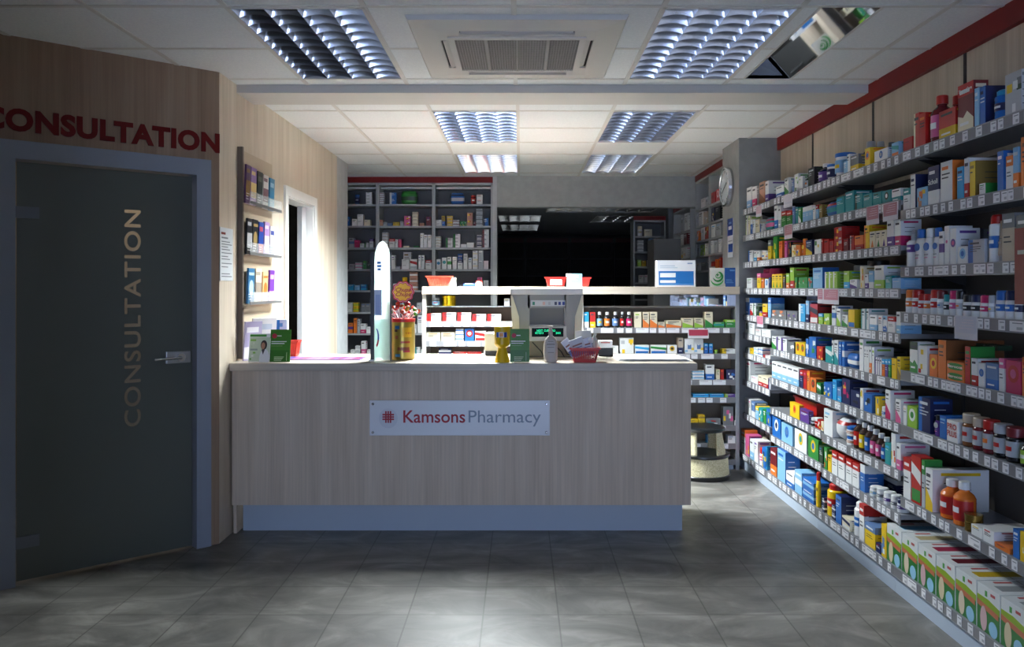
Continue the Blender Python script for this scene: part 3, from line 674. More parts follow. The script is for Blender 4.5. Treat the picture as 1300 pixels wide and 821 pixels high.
# red basket with packs
p = on(742, None, 4.79); bs = basket(p, .172, .125, .11, .085, '#c4201a', 'slotted red plastic basket of small packs at the counter front')
def pack(loc, w, h, t, c1, c2, lab, rot, cat='packet', group='packets in the counter basket'):
    o = empty('foil_packet', loc, 0, lab, cat, group); o.rotation_euler = rot; b = MB()
    b.box(-w/2, w/2, -t/2, t/2, 0, h, mat(c1, .35)).box(-w/2, w/2, -t/2-.0006, -t/2, h*.08, h*.4, mat(c2, .35)).box(-w*.35, w*.35, -t/2-.0009, -t/2, h*.62, h*.7, mat('#8a5a50'))
    b.box(-w*.3, w*.3, -t/2-.0009, -t/2, h*.5, h*.54, mat('#5a6a9a')); b.build('packet', o); return o
bp = Vector(bs.location)
pack(bp+Vector((-.05, -.01, .035)), .05, .12, .01, '#d0d2dc', '#1e2a78', 'white and navy packet leaning left out of the basket', (0, -.65, 0))
pack(bp+Vector((-.02, -.02, .035)), .085, .11, .01, '#c8c9cf', '#1a5a9a', 'white packet with a blue lower half in front of the basket group', (0.05, -.35, 0))
pack(bp+Vector((.0, .015, .035)), .095, .15, .01, '#c9c4b8', '#2a7aa8', 'grey printed packet at the back of the basket', (0, -.05, 0))
pack(bp+Vector((.035, -.0, .035)), .05, .11, .01, '#c6cad8', '#3a4a8a', 'small white packet in the middle of the basket', (0, -.25, 0))
o = empty('small_bottle', bp+Vector((.035, .01, .05)), 0, 'small bottle with a round white cap standing in the counter basket', 'bottle')
MB().lathe([(.014, 0), (.015, .055), (.01, .065)], mat('#5a7a9a', .3), 14).build('bottle_body', o); MB().lathe([(.018, .064), (.021, .078), (.018, .094), (.001, .098)], PAPER, 16).build('cap', o)
o = empty('plastic_bag', bp+Vector((.062, .02, .03)), .2, 'crumpled clear plastic bag in the right of the basket', 'bag')
b = MB(); R = random.Random(3); n = 9; vs = []
prof = [(.018, 0), (.024, .03), (.026, .07), (.020, .1), (.008, .12), (.014, .135)]
for rr, zz in prof:
    for i in range(n): a = 2*math.pi*i/n; q = rr*R.uniform(.75, 1.2); vs.append((q*math.cos(a), q*.6*math.sin(a), zz + R.uniform(-.004, .004)))
b.add(vs, [(j*n+i, j*n+(i+1) % n, (j+1)*n+(i+1) % n, (j+1)*n+i) for j in range(len(prof)-1) for i in range(n)], glass('cloudy_plastic', '#c8cac4', .55, .15), True); b.build('bag_film', o)
# card reader + box right of the basket
p = on(768, None, 5.2); o = empty('card_reader', p, 0, 'black card reader with a white top right of the counter basket', 'card reader')
bevel(MB().box(-.045, .05, -.03, .05, 0, .055, BLACK).build('casing', o), .006); MB().box(-.042, .045, -.032, .04, .055, .10, PAPER).box(-.03, .03, -.0325, -.032, .085, .092, mat('#b05a50')).build('paper_pad', o)
o = empty('paper_stack', (X(826, 4.97), 4.99, CT), 0, 'stack of white papers lying on the right end of the counter', 'papers')
b = MB(); R = random.Random(6)
for i in range(6): a = R.uniform(-.03, .03); b.box(-.22+i*.004, .235-i*.01, -.155+i*.006, .14, .002*i, .002*i+.0015, mat('#e9e8e2', .5), Matrix.Rotation(a*.5, 4, 'Z'))
b.build('sheet', o)
MB().box(-.19, .20, -.175, .02, .0125, .014, mat('#d6dcec', .5)).build('top_sheet', o)
# ------------------------------------------------------------------ products
COLS = dict(w='#dadcdc', c='#d8cfb4', r='#b01c18', b='#1f63b0', n='#16204e', g='#2c8236', y='#dcb81c', o='#d8722a', p='#c8588a', v='#5a3a86', k='#18181c', t='#1c8a8c',
            l='#7fb2d6', m='#6a1a22', s='#a9adb2', G='#6d7074', B='#7a4a26', L='#8fba3c', d='#8a7036', a='#2a9ad0', e='#24402a', f='#b9856a', u='#b5a795', q='#e8e9ea', x='#3c2a22', M='#b81e5c', i='#5a7aa8')
CN = dict(w='white', c='cream', r='red', b='blue', n='navy', g='green', y='yellow', o='orange', p='pink', v='purple', k='black', t='teal', l='light blue', m='maroon', s='silver grey', G='grey', B='brown', L='lime green', d='bronze', a='bright blue', e='dark green', f='copper', u='beige', q='white', x='dark brown', M='magenta', i='slate blue')
def pm(c, rough=.38): return mat(COLS[c], rough)
CACHE = {}
def rnd(*a): return random.Random('|'.join(map(str, a)))
def carton(w, h, d, c, st, R):
    c = (c + 'GG')[:3] if len(c) < 3 else c; A, B_, C_ = pm(c[0]), pm(c[1]), pm(c[2]); b = MB(); x = w/2
    if st == 't': b.box(-x, x, 0, d, 0, h*.7, A).box(-x, x, 0, d, h*.7, h, B_)
    elif st == 'b': b.box(-x, x, 0, d, 0, h*.38, B_).box(-x, x, 0, d, h*.38, h, A)
    elif st == 's': b.box(-x, x, 0, d, 0, h*.38, A).box(-x, x, 0, d, h*.38, h*.64, B_).box(-x, x, 0, d, h*.64, h, A)
    elif st == 'v': b.box(-x, -x+w*.3, 0, d, 0, h, B_).box(-x+w*.3, x, 0, d, 0, h, A)
    elif st == 'x': b.box(-x, x, .001, d, 0, h, B_).box(-x, x, 0, .001, 0, h, A)      # front and sides differ
    else: b.box(-x, x, 0, d, 0, h, A)
    e = .0005
    dk = mat('#3a3c44', .5) if COLS[c[0]] > '#9' else mat('#d0d2d4', .5)
    def fr(x0, x1, z0, z1, m, lv=1): b.box(x*x0, x*x1, -e*lv, 0, h*z0, h*z1, m)
    if st == 'd': b.prism(ell(0, h*.6, min(x*.75, h*.3), min(x*.75, h*.3), 14), -e, 0, B_, 'y'); b.prism(ell(0, h*.6, min(x*.4, h*.16), min(x*.4, h*.16), 12), -2*e, -e, C_, 'y')
    elif st == 'g': b.prism([(-x, 0), (x, 0), (x, h*.2), (-x, h*.55)], -e, 0, B_, 'y')
    elif st == 'h': b.prism([(-x, h*.62), (x, h*.42), (x, h*.7), (-x, h*.86)], -e, 0, B_, 'y'); fr(-.9, .9, .05, .3, C_)
    elif st == 'o':
        for zc in (.3, .68): b.prism(ell(0, h*zc, x*.85, h*.17, 16), -e, 0, B_, 'y')
    elif st == 'f':
        for i in range(5):
            cc = pm(R.choice(c + 'wy')); u0 = R.uniform(-1, .5); z0 = R.uniform(0, .7)
            fr(u0, min(1, u0+R.uniform(.3, .8)), z0, min(1, z0+R.uniform(.12, .3)), cc, 1+i*.4)
    elif st == 'a': b.prism([(-x*.5, h*.08), (x*.5, h*.08), (0, h*.5)], -e, 0, B_, 'y')
    elif st == 'j': b.prism([(-x, 0), (x, 0), (x, h*.25), (x*.2, h*.42), (-x*.3, h*.3), (-x, h*.36)], -e, 0, B_, 'y'); fr(-1, 1, .75, 1, C_)
    if st != 'n':
        z = .9
        if st in 'pbgvxaj' or st == 's': fr(-.75, R.uniform(.2, .75), .80, .88, B_ if st in 'px' else dk, 2)
        for i in range(R.randint(1, 3)):
            z = .70 - i*.09
            if st in 'pxvga': fr(-.75, R.uniform(-.1, .7), z-.02, z+.012, dk, 2)
        if st == 't': fr(-.7, .6, .81, .88, mat('#e0e0e0', .5), 2); fr(-.7, .3, .5, .53, dk, 2); fr(-.7, .5, .4, .43, dk, 2)
        if st in 'bj': fr(-.7, .4, .14, .2, mat('#e0e0e0', .5), 2)
        # printed panel on the side that faces the shop front
        if h > .05:
            sc_ = C_ if len(c) > 2 else B_
            for i in range(4):
                z0 = h*(.2+.16*i); b.box(x, x+e, d*.2, d*(.5+.3*R.random()), z0, z0+h*.02, dk)
            b.box(x, x+e, d*.15, d*.85, h*.86, h*.93, B_)
    return b.mesh('carton')
def bottle_meshes(kind, w, h, c, R):
    r = w/2; c = (c + 'ww')[:3] if len(c) < 3 else c; A, B_, C_ = pm(c[0], .2), pm(c[1], .35), pm(c[2], .4); b = MB(); k = MB(); l = MB()   # body, cap, label
    if kind == 'bot':      # medicine bottle: shoulder, neck, screw cap, wrapped label
        b.lathe([(r*.9, 0), (r, h*.02), (r, h*.62), (r*.82, h*.70), (r*.42, h*.78), (r*.40, h*.84)], A, 18)
        k.lathe([(r*.52, h*.82), (r*.54, h*.84), (r*.52, h*.985), (r*.48, h), (.0001, h)], B_, 16); lz = (h*.12, h*.58)
    elif kind == 'toi':    # toiletry bottle, flattened, flip cap
        b.lathe([(r*.86, 0), (r*.96, h*.02), (r, h*.3), (r*.97, h*.62), (r*.8, h*.74), (r*.62, h*.76)], A, 20, sy=.62)
        k.lathe([(r*.66, h*.76), (r*.68, h*.77), (r*.66, h*.97), (r*.5, h), (.0001, h)], B_, 16, sy=.75); lz = None
        l.prism(ell(0, h*.52, r*.62, r*.5, 14), -r*.64, -r*.55, C_, 'y').box(-r*.4, r*.4, -r*.66, -r*.55, h*.30, h*.32, pm('G')).box(-r*.35, r*.3, -r*.66, -r*.55, h*.22, h*.24, pm('p'))
    elif kind == 'can':    # aerosol
        b.lathe([(r*.92, 0), (r, h*.015), (r, h*.76), (r*.9, h*.79), (r*.66, h*.81)], A, 20)
        k.lathe([(r*.8, h*.80), (r*.8, h*.94), (r*.6, h*.985), (.0001, h)], B_, 16); lz = (h*.30, h*.55)
    elif kind == 'pot':    # stubby pot with wide cap
        b.lathe([(r*.92, 0), (r, h*.02), (r, h*.62), (r*.9, h*.66)], A, 18); k.lathe([(r*.93, h*.66), (r*.93, h*.94), (r*.8, h), (.0001, h)], B_, 18); lz = (h*.28, h*.52)
    elif kind == 'jar':    # squat jar
        b.lathe([(r*.9, 0), (r, h*.05), (r, h*.66), (r*.85, h*.72)], A, 20); k.lathe([(r*.95, h*.72), (r*.97, h*.74), (r*.97, h*.97), (r*.9, h), (.0001, h)], B_, 20); lz = (h*.15, h*.6)
    elif kind == 'tub':    # tall tapered tub, snap lid
        b.lathe([(r*.86, 0), (r*.98, h*.8), (r*.98, h*.84)], A, 22); k.lathe([(r, h*.83), (r*1.02, h*.85), (r*1.02, h*.98), (r*.96, h), (.0001, h)], B_, 22); lz = (h*.18, h*.7)
    elif kind == 'tube':   # cream tube standing on its cap
        b.lathe([(r*.8, h*.16), (r*.96, h*.2)], A, 16); n = 14; vs = [(r*.96*math.cos(2*math.pi*i/n), r*.96*math.sin(2*math.pi*i/n), h*.2) for i in range(n)] + [(r*math.cos(2*math.pi*i/n), r*.08*math.sin(2*math.pi*i/n), h) for i in range(n)]
        b.add(vs, [(i, (i+1) % n, (i+1) % n+n, i+n) for i in range(n)] + [tuple(range(n, 2*n))], A, True); k.lathe([(r*.72, 0), (r*.78, h*.16), (.0001, h*.16)], B_, 16); lz = None
        l.box(-r*.6, r*.6, -r*.66, -r*.5, h*.45, h*.5, C_).box(-r*.5, r*.4, -r*.6, -r*.4, h*.56, h*.58, pm('G'))
    elif kind == 'pump':
        b.lathe([(r*.9, 0), (r, h*.02), (r, h*.66), (r*.7, h*.72)], A, 18); k.lathe([(r*.5, h*.72), (r*.5, h*.88), (r*.2, h*.89), (r*.2, h*.96)], B_, 14).box(-r*.6, r*.3, -r*.15, r*.15, h*.95, h, B_); lz = (h*.4, h*.6)
    if lz:
        rr = r*1.012; n = 12; vs = []
        for i in range(n+1): a = -1.9 + 3.8*i/n; vs += [(rr*math.sin(a), -rr*math.cos(a), lz[0]), (rr*math.sin(a), -rr*math.cos(a), lz[1])]
        l.add(vs, [(2*i, 2*i+2, 2*i+3, 2*i+1) for i in range(n)], C_, True)
        rr *= 1.004; vs = []; zc = (lz[0]+lz[1])/2; hh = (lz[1]-lz[0])
        for i in range(7): a = -.55 + 1.1*i/6; vs += [(rr*math.sin(a), -rr*math.cos(a), zc-hh*.12), (rr*math.sin(a), -rr*math.cos(a), zc+hh*.16)]
        l.add(vs, [(2*i, 2*i+2, 2*i+3, 2*i+1) for i in range(6)], pm(R.choice('rbyok')) if c[2] in 'wcsul' else pm('w'), True)
    return b.mesh('bottle_body'), k.mesh('cap'), l.mesh('label')
KINDN = dict(box=('carton', 'box'), bot=('medicine_bottle', 'bottle'), toi=('toiletry_bottle', 'bottle'), can=('aerosol_can', 'can'), pot=('capped_pot', 'pot'), jar=('jar', 'jar'), tub=('lidded_tub', 'tub'), tube=('cream_tube', 'tube'), pump=('pump_bottle', 'bottle'), bag=('soft_pack', 'pack'), tin=('tin', 'tin'))
def soft_pack(w, h, d, c, R):
    c = (c+'ww')[:3]; b = MB(); n, m_ = 12, 7
    vs = []
    for j in range(m_+1):
        z = h*j/m_; k = (1 - abs(2*j/m_-1)**3*.6)
        for i in range(n):
            a = 2*math.pi*i/n; ca, sa = math.cos(a), math.sin(a); e = .55
            vs.append((w/2*k**.3*math.copysign(abs(ca)**e, ca)*R.uniform(.94, 1), d/2 + d/2*k*math.copysign(abs(sa)**e, sa)*R.uniform(.92, 1), z*R.uniform(.985, 1.0) if j == m_ else z))
    for j in range(m_):
        mm = pm(c[1]) if j in (2, 3) else (pm(c[2]) if j == 5 else pm(c[0]))
        b.add(vs, [(j*n+i, j*n+(i+1) % n, (j+1)*n+(i+1) % n, (j+1)*n+i) for i in range(n)], mm, True)
    b.add(vs, [tuple(range(m_*n, m_*n+n)), tuple(reversed(range(n)))], pm(c[0])); return b.mesh('pack')
def product(kind, w, h, d, c, st, loc, rz, label, group=None, name=None, cat=None, key=None, parts=True):
    R = rnd(kind, c, st, round(w, 2), round(h, 2)) ; nm, ct_ = KINDN[kind]; nm = name or nm; ct_ = cat or ct_
    k = (kind, round(w, 3), round(h, 3), round(d, 3), c, st, parts)
    if kind in ('box', 'bag', 'tin'):
        if k not in CACHE:
            if kind == 'box': CACHE[k] = carton(w, h, d, c, st, R)
            elif kind == 'bag': CACHE[k] = soft_pack(w, h, d, c, R)
            else: CACHE[k] = MB().lathe([(w/2, 0), (w/2*1.02, h*.06), (w/2, h*.1), (w/2, h*.78), (w/2*1.03, h*.8), (w/2*1.03, h*.97), (w/2*.95, h), (.0001, h)], mat(COLS[c[0]], .25, .8), 22, T(0, w/2, 0)).mesh('tin')
        o = bpy.data.objects.new(nm, CACHE[k]); col.objects.link(o); o.location = loc; o.rotation_euler[2] = rz
    else:
        if k not in CACHE: CACHE[k] = bottle_meshes(kind, w, h, c, R)
        o = empty(nm, Vector(loc), rz); M = Matrix.Rotation(rz, 3, 'Z'); o.location = Vector(loc) + M @ Vector((0, w/2*(.62 if kind == 'toi' else 1), 0))
        for me, n_ in zip(CACHE[k], ('bottle_body' if ct_ == 'bottle' else ct_ + '_body', 'cap' if ct_ in ('bottle', 'can', 'pot', 'tube') else 'lid', 'label')):
            q = bpy.data.objects.new(n_, me); col.objects.link(q); q.parent = o
    tag(o, label, ct_, group); return o
ORD = ['zeroth', 'first', 'second', 'third', 'fourth', 'fifth', 'sixth', 'seventh', 'eighth', 'ninth', 'tenth', 'eleventh', 'twelfth']
STN = dict(t='with %s top', b='with %s base', s='with %s band', v='with %s edge stripe', d='with round %s mark', g='with %s corner', h='with slanting %s band', o='with two %s ovals', a='with %s triangle', j='with jagged %s base', f='with mixed %s pattern', x='with %s sides', p='with small %s print', n='')
def describe(kind, c, st, w, h, d=None, extra=''):
    nm = {'box': 'carton', 'bot': 'medicine bottle', 'toi': 'bottle', 'can': 'aerosol', 'pot': 'pot', 'jar': 'jar', 'tub': 'tub', 'tube': 'tube', 'pump': 'pump bottle', 'bag': 'soft pack', 'tin': 'tin'}[kind]
    if kind == 'box':
        size = 'tall ' if h > 1.9*w else ('low ' if h < .6*w else '')
        q = STN.get(st, ''); q = q % CN[c[1]] if '%s' in q else q
        return (size + CN[c[0]] + ' carton ' + q).strip()
    if kind == 'bag': return CN[c[0]] + ' and ' + CN[(c+'w')[1]] + ' soft pack'
    if kind == 'tin': return CN[c[0]] + ' tin'
    return CN[c[0]] + ' ' + nm + ' with ' + CN[(c+'w')[1]] + (' cap' if kind not in ('tub', 'jar') else ' lid')
def place_row(items, to_world, zb, zmax, where, grp, rz, plane_px, dmax=.27, dd=.10, tall_parts=True, inset_back=.13, cat=None, name=None, scale_k=None):
    """items: (x0, x1, ytop, kind, colours, style[, opts]) in photo pixels of that shelf; gives each its own size and place on the shelf"""
    out = []; placed = {0: [], 1: []}
    for it in items:
        x0, x1, yt, kind, c, st = it[:6]; op = it[6] if len(it) > 6 else {}
        bk = op.get('bk', 0); n = op.get('n', 1); inset = .012 + bk*inset_back
        u0, u1, zt = plane_px(x0, x1, yt, inset)
        if u1 - u0 < .008: continue
        step = (u1-u0)/n
        for i in range(n):
            a, b_ = u0+step*i+.001, u0+step*(i+1)-.001
            for (p, q) in placed[bk]:
                if 'zb' in op: break
                if a < q and b_ > p:
                    if abs(a-q) < abs(b_-p): a = q+.0015
                    else: b_ = p-.0015
            if b_-a < .008: continue
            z0 = zb + op.get('zb', 0)
            h = min(zt, zmax) - z0
            if h < .012: h = .02
            w = b_-a; d = op.get('d', dd)
            if kind not in ('box', 'bag', 'tin'): d = w*(.62 if kind == 'toi' else 1)
            else: d = min(d, dmax-(.012+bk*inset_back))
            if 'zb' not in op: placed[bk].append((a, b_))
            k = op.get('k', 1); hh = h/k
            for q in range(k):
                out.append(dict(kind=kind, w=w, h=hh - (.0006 if k > 1 else 0), d=d, c=c, st=st, u=(a+b_)/2, ins=inset, z=z0+hh*q, desc=op.get('desc'), text=op.get('text'), lv=q, k=k, bk=bk, nm=op.get('name'), ct=op.get('cat')))
    out.sort(key=lambda r: r['u'])
    ds = {}
    for r in out:
        r['dsc'] = r['desc'] or describe(r['kind'], r['c'], r['st'], r['w'], r['h']); ds.setdefault(r['dsc'], []).append(r)
    for dsc, L in ds.items():
        if to_world is RW: L.sort(key=lambda r: (-r['u'], -r['lv']))
        else: L.sort(key=lambda r: (r['u'], -r['lv']))
        n = len(L)
        for i, r in enumerate(L):
            lab = dsc
            if n > 1:
                lab += ', ' + (('left' if i == 0 else 'right') + ' of two' if n == 2 else ('leftmost' if i == 0 else 'rightmost' if i == n-1 else ORD[min(i+1, 12)]) + ' of ' + ['', '', '', 'three', 'four', 'five', 'six', 'seven', 'eight', 'nine', 'ten', 'eleven', 'twelve'][min(n, 12)]) if len({round(x['u'], 3) for x in L}) == n else ', ' + (ORD[L[i]['k']-L[i]['lv']] + ' down' + (' in its stack' if len({round(x['u'], 3) for x in L}) == 1 else ' in %s stack' % ('left' if r['u'] == (min if to_world is not RW else max)(x['u'] for x in L) else 'right')))
            lab += ', ' + where
            for q_ in (' down, ', ' with', ' in its stack', 'tall ', 'low '):
                if len(lab.split()) > 16: lab = lab.replace(' shelf down,', ' shelf,') if q_ == ' down, ' else lab.replace(q_, '', 1)
            if len(lab.split()) > 16: print('LONG', lab)
            if False: lab = lab.replace(' with ', ' ', 1) if len(lab.split()) == 17 else lab.replace('leftmost of', 'left of').replace(' small ', ' ')
            o = product(r['kind'], r['w'], r['h'], r['d'], r['c'], r['st'], to_world(r['u'], r['ins'], r['z']), rz, lab, grp, cat=r['ct'] or (cat if r['kind'] == 'box' else None), name=r['nm'] or (name if r['kind'] == 'box' else None))
            if r['text']:
                for (s_, zf, sz, cc) in r['text']:
                    me = text_mesh(s_, 1, pm(cc), ext=0, off=.02); xs = [v.co.x for v in me.vertices]; ys = [v.co.y for v in me.vertices]
                    kx = r['w']*.86/(max(xs)-min(xs)); kz = r['h']*sz/(max(ys)-min(ys))
                    me.transform(T(0, -.0022, r['h']*zf) @ FRONT @ Matrix.Diagonal((kx, kz, 1, 1)) @ T(-(max(xs)+min(xs))/2, -(max(ys)+min(ys))/2, 0)); q = bpy.data.objects.new('lettering', me); col.objects.link(q); q.parent = o
    return out

# ------------------------------------------------------------------ the right-hand wall shelving
SX = 1.81; BX = 1.775      # front planes of the upper shelves and the deeper base shelf
BAYS = {'A': (2.83, 3.83), 'B': (3.83, 4.83), 'C': (4.83, 5.83), 'D': (5.83, 6.545)}
BAYN = {'A': 'nearest bay', 'B': 'second bay', 'C': 'third bay', 'D': 'farthest bay'}
HTS = {'A': [2.088, 1.813, 1.545, 1.33, 1.056, .798, .455, .125], 'B': [2.085, 1.867, 1.651, 1.443, 1.228, 1.005, .798, .573, .365, .125],
       'C': [2.083, 1.867, 1.652, 1.443, 1.228, 1.01, .80, .585, .385, .125], 'D': [2.08, 1.867, 1.652, 1.443, 1.23, 1.082, .927, .706, .436, .125]}
def RW(u, ins, z, X0=[SX]): return Vector((X0[0] + ins, u, z + .0008))
def rpx(Xp):
    def f(x0, x1, yt, ins):
        xp = Xp + ins; ya = YX(x0, xp); yb = YX(x1, xp); return yb, ya, Z(yt, (ya+yb)/2)
    return f
SHM = mat('#8d9095', .45, .3)
def bay(key):
    y0, y1 = BAYS[key]; o = empty('shelving_bay', (RX, y0, 0), 0, 'grey metal shelving bay full of medicines on the right wall, %s from the shop front' % BAYN[key].replace(' bay', ''), 'shelving', 'shelving bays along the right wall')
    n = len(HTS[key]); R = rnd('bay', key)
    for i, z in enumerate(HTS[key]):
        base = i == n-1; xf = BX if base else SX
        b = MB(); b.box(xf+.004, RX-.012, y0+.002, y1-.002, z-.022, z, SHM).box(xf, xf+.004, y0+.002, y1-.002, z-.044, z+.003, LIPM).box(xf-.0015, xf, y0+.002, y1-.002, z-.046, z-.042, SHM).box(xf-.0015, xf, y0+.002, y1-.002, z, z+.004, SHM)
        if not base:
            for yy in (y0+.03, y1-.034): b.prism([(SX+.10, z-.022), (RX-.014, z-.022), (RX-.014, z-.085), (RX-.06, z-.075)], yy, yy+.004, DARK, 'y')
        s_ = W(b, o).build('shelf', o)
        y = y0+.02
        while y < y1-.06:
            w = R.choice([.032, .036, .036, .04, .085 if R.random() < .5 else .036])
            if y+w > y1-.01: break
            t = MB().box(xf-.0022, xf-.0006, y, y+w, z-.040, z-.002, TICK)
            t.box(xf-.0026, xf-.0022, y+w*.1, y+w*.8, z-.012, z-.008, mat('#8a8c92')).box(xf-.0026, xf-.0022, y+w*.1, y+w*.5, z-.034, z-.024, mat('#a2a4aa'))
            W(t, o).build('price_ticket', s_)
            y += w + R.choice([.004, .012, .03, .045, .06])
    b = MB()
    for yy in (y0+.0065, y1-.0065): b.box(RX-.014, RX-.001, yy-.006, yy+.006, .02, 2.12, mat('#2a2b30', .4))
    if key != 'A': pass
    W(b, o).build('upright', o)
    W(MB().box(RX-.010, RX-.002, y0+.014, y1-.014, .02, 2.04, PANELB), o).build('back_panel', o)
    W(MB().box(BX+.012, BX+.02, y0+.001, y1-.001, 0, .08, KICK), o).build('plinth', o)
    return o
for k_ in 'ABCD': bay(k_)
def card(bayk, i, x0, x1, y0_, y1_, c, lab):
    z = HTS[bayk][i]; xp = SX-.004; ya, yb = YX(x1, xp), YX(x0, xp)
    zt = Z(y0_, (ya+yb)/2); zb_ = Z(y1_, (ya+yb)/2); pk = mat(c, .45)
    o = empty('shelf_card', (xp, (ya+yb)/2, (zt+zb_)/2), 0, lab, 'shelf card', 'cards hanging from the shelf edges'); w = (yb-ya)/2; h = (zt-zb_)/2
    b = MB().box(-.001, 0, -w, w, -h, h, mat('#c6c4cc', .45)).box(-.0016, -.001, -w*.9, w*.9, -h*.45, h*.92, pk)
    for q in range(4): b.box(-.002, -.0016, -w*.7, w*(.2+.12*q), h*(.65-.24*q), h*(.69-.24*q), mat('#d6c6cc'))
    b.build('card', o)
card('A', 3, 1212, 1241, 401, 431, '#bcbcca', 'large white card hanging below the row of capped pots')
card('B', 1, 1100, 1116, 261, 285, '#a8747e', 'pink card under the teal cartons, left of the two in the second bay')
card('B', 1, 1121, 1140, 257, 280, '#a8747e', 'pink card under the teal cartons, right of the two in the second bay')
card('C', 3, 1038, 1044.9, 366, 385, '#b0707e', 'double pink card at shelf level, left half, between second and third bays')
card('B', 3, 1045.2, 1065, 366.5, 386, '#b0707e', 'double pink card at shelf level, right half, between second and third bays')
card('D', 4, 961, 969, 401, 415, '#b8607e', 'small pink card on the farthest bay, below the yellow cartons')
card('C', 0, 995, 1006, 247, 263, '#b9b9c6', 'small white card hanging from the top shelf of the third bay')
card('D', 0, 960, 967, 261, 275, '#c2a0ac', 'small pale pink card hanging from the top shelf of the farthest bay')
card('C', 1, 996, 1006, 285, 303, '#a8747e', 'pink card on the second shelf down of the third bay')
# red hanging display strip at the frame edge
o = empty('display_strip', (SX-.006, 2.86, 1.45), 0, 'red display strip hanging from the shelf edge beside the cream cartons', 'display strip')
MB().box(-.004, 0, -.03, .068, -.06, .215, mat('#7c1c1c', .4)).box(-.005, -.004, -.02, .05, .12, .135, mat('#b0a8a4')).build('strip', o)

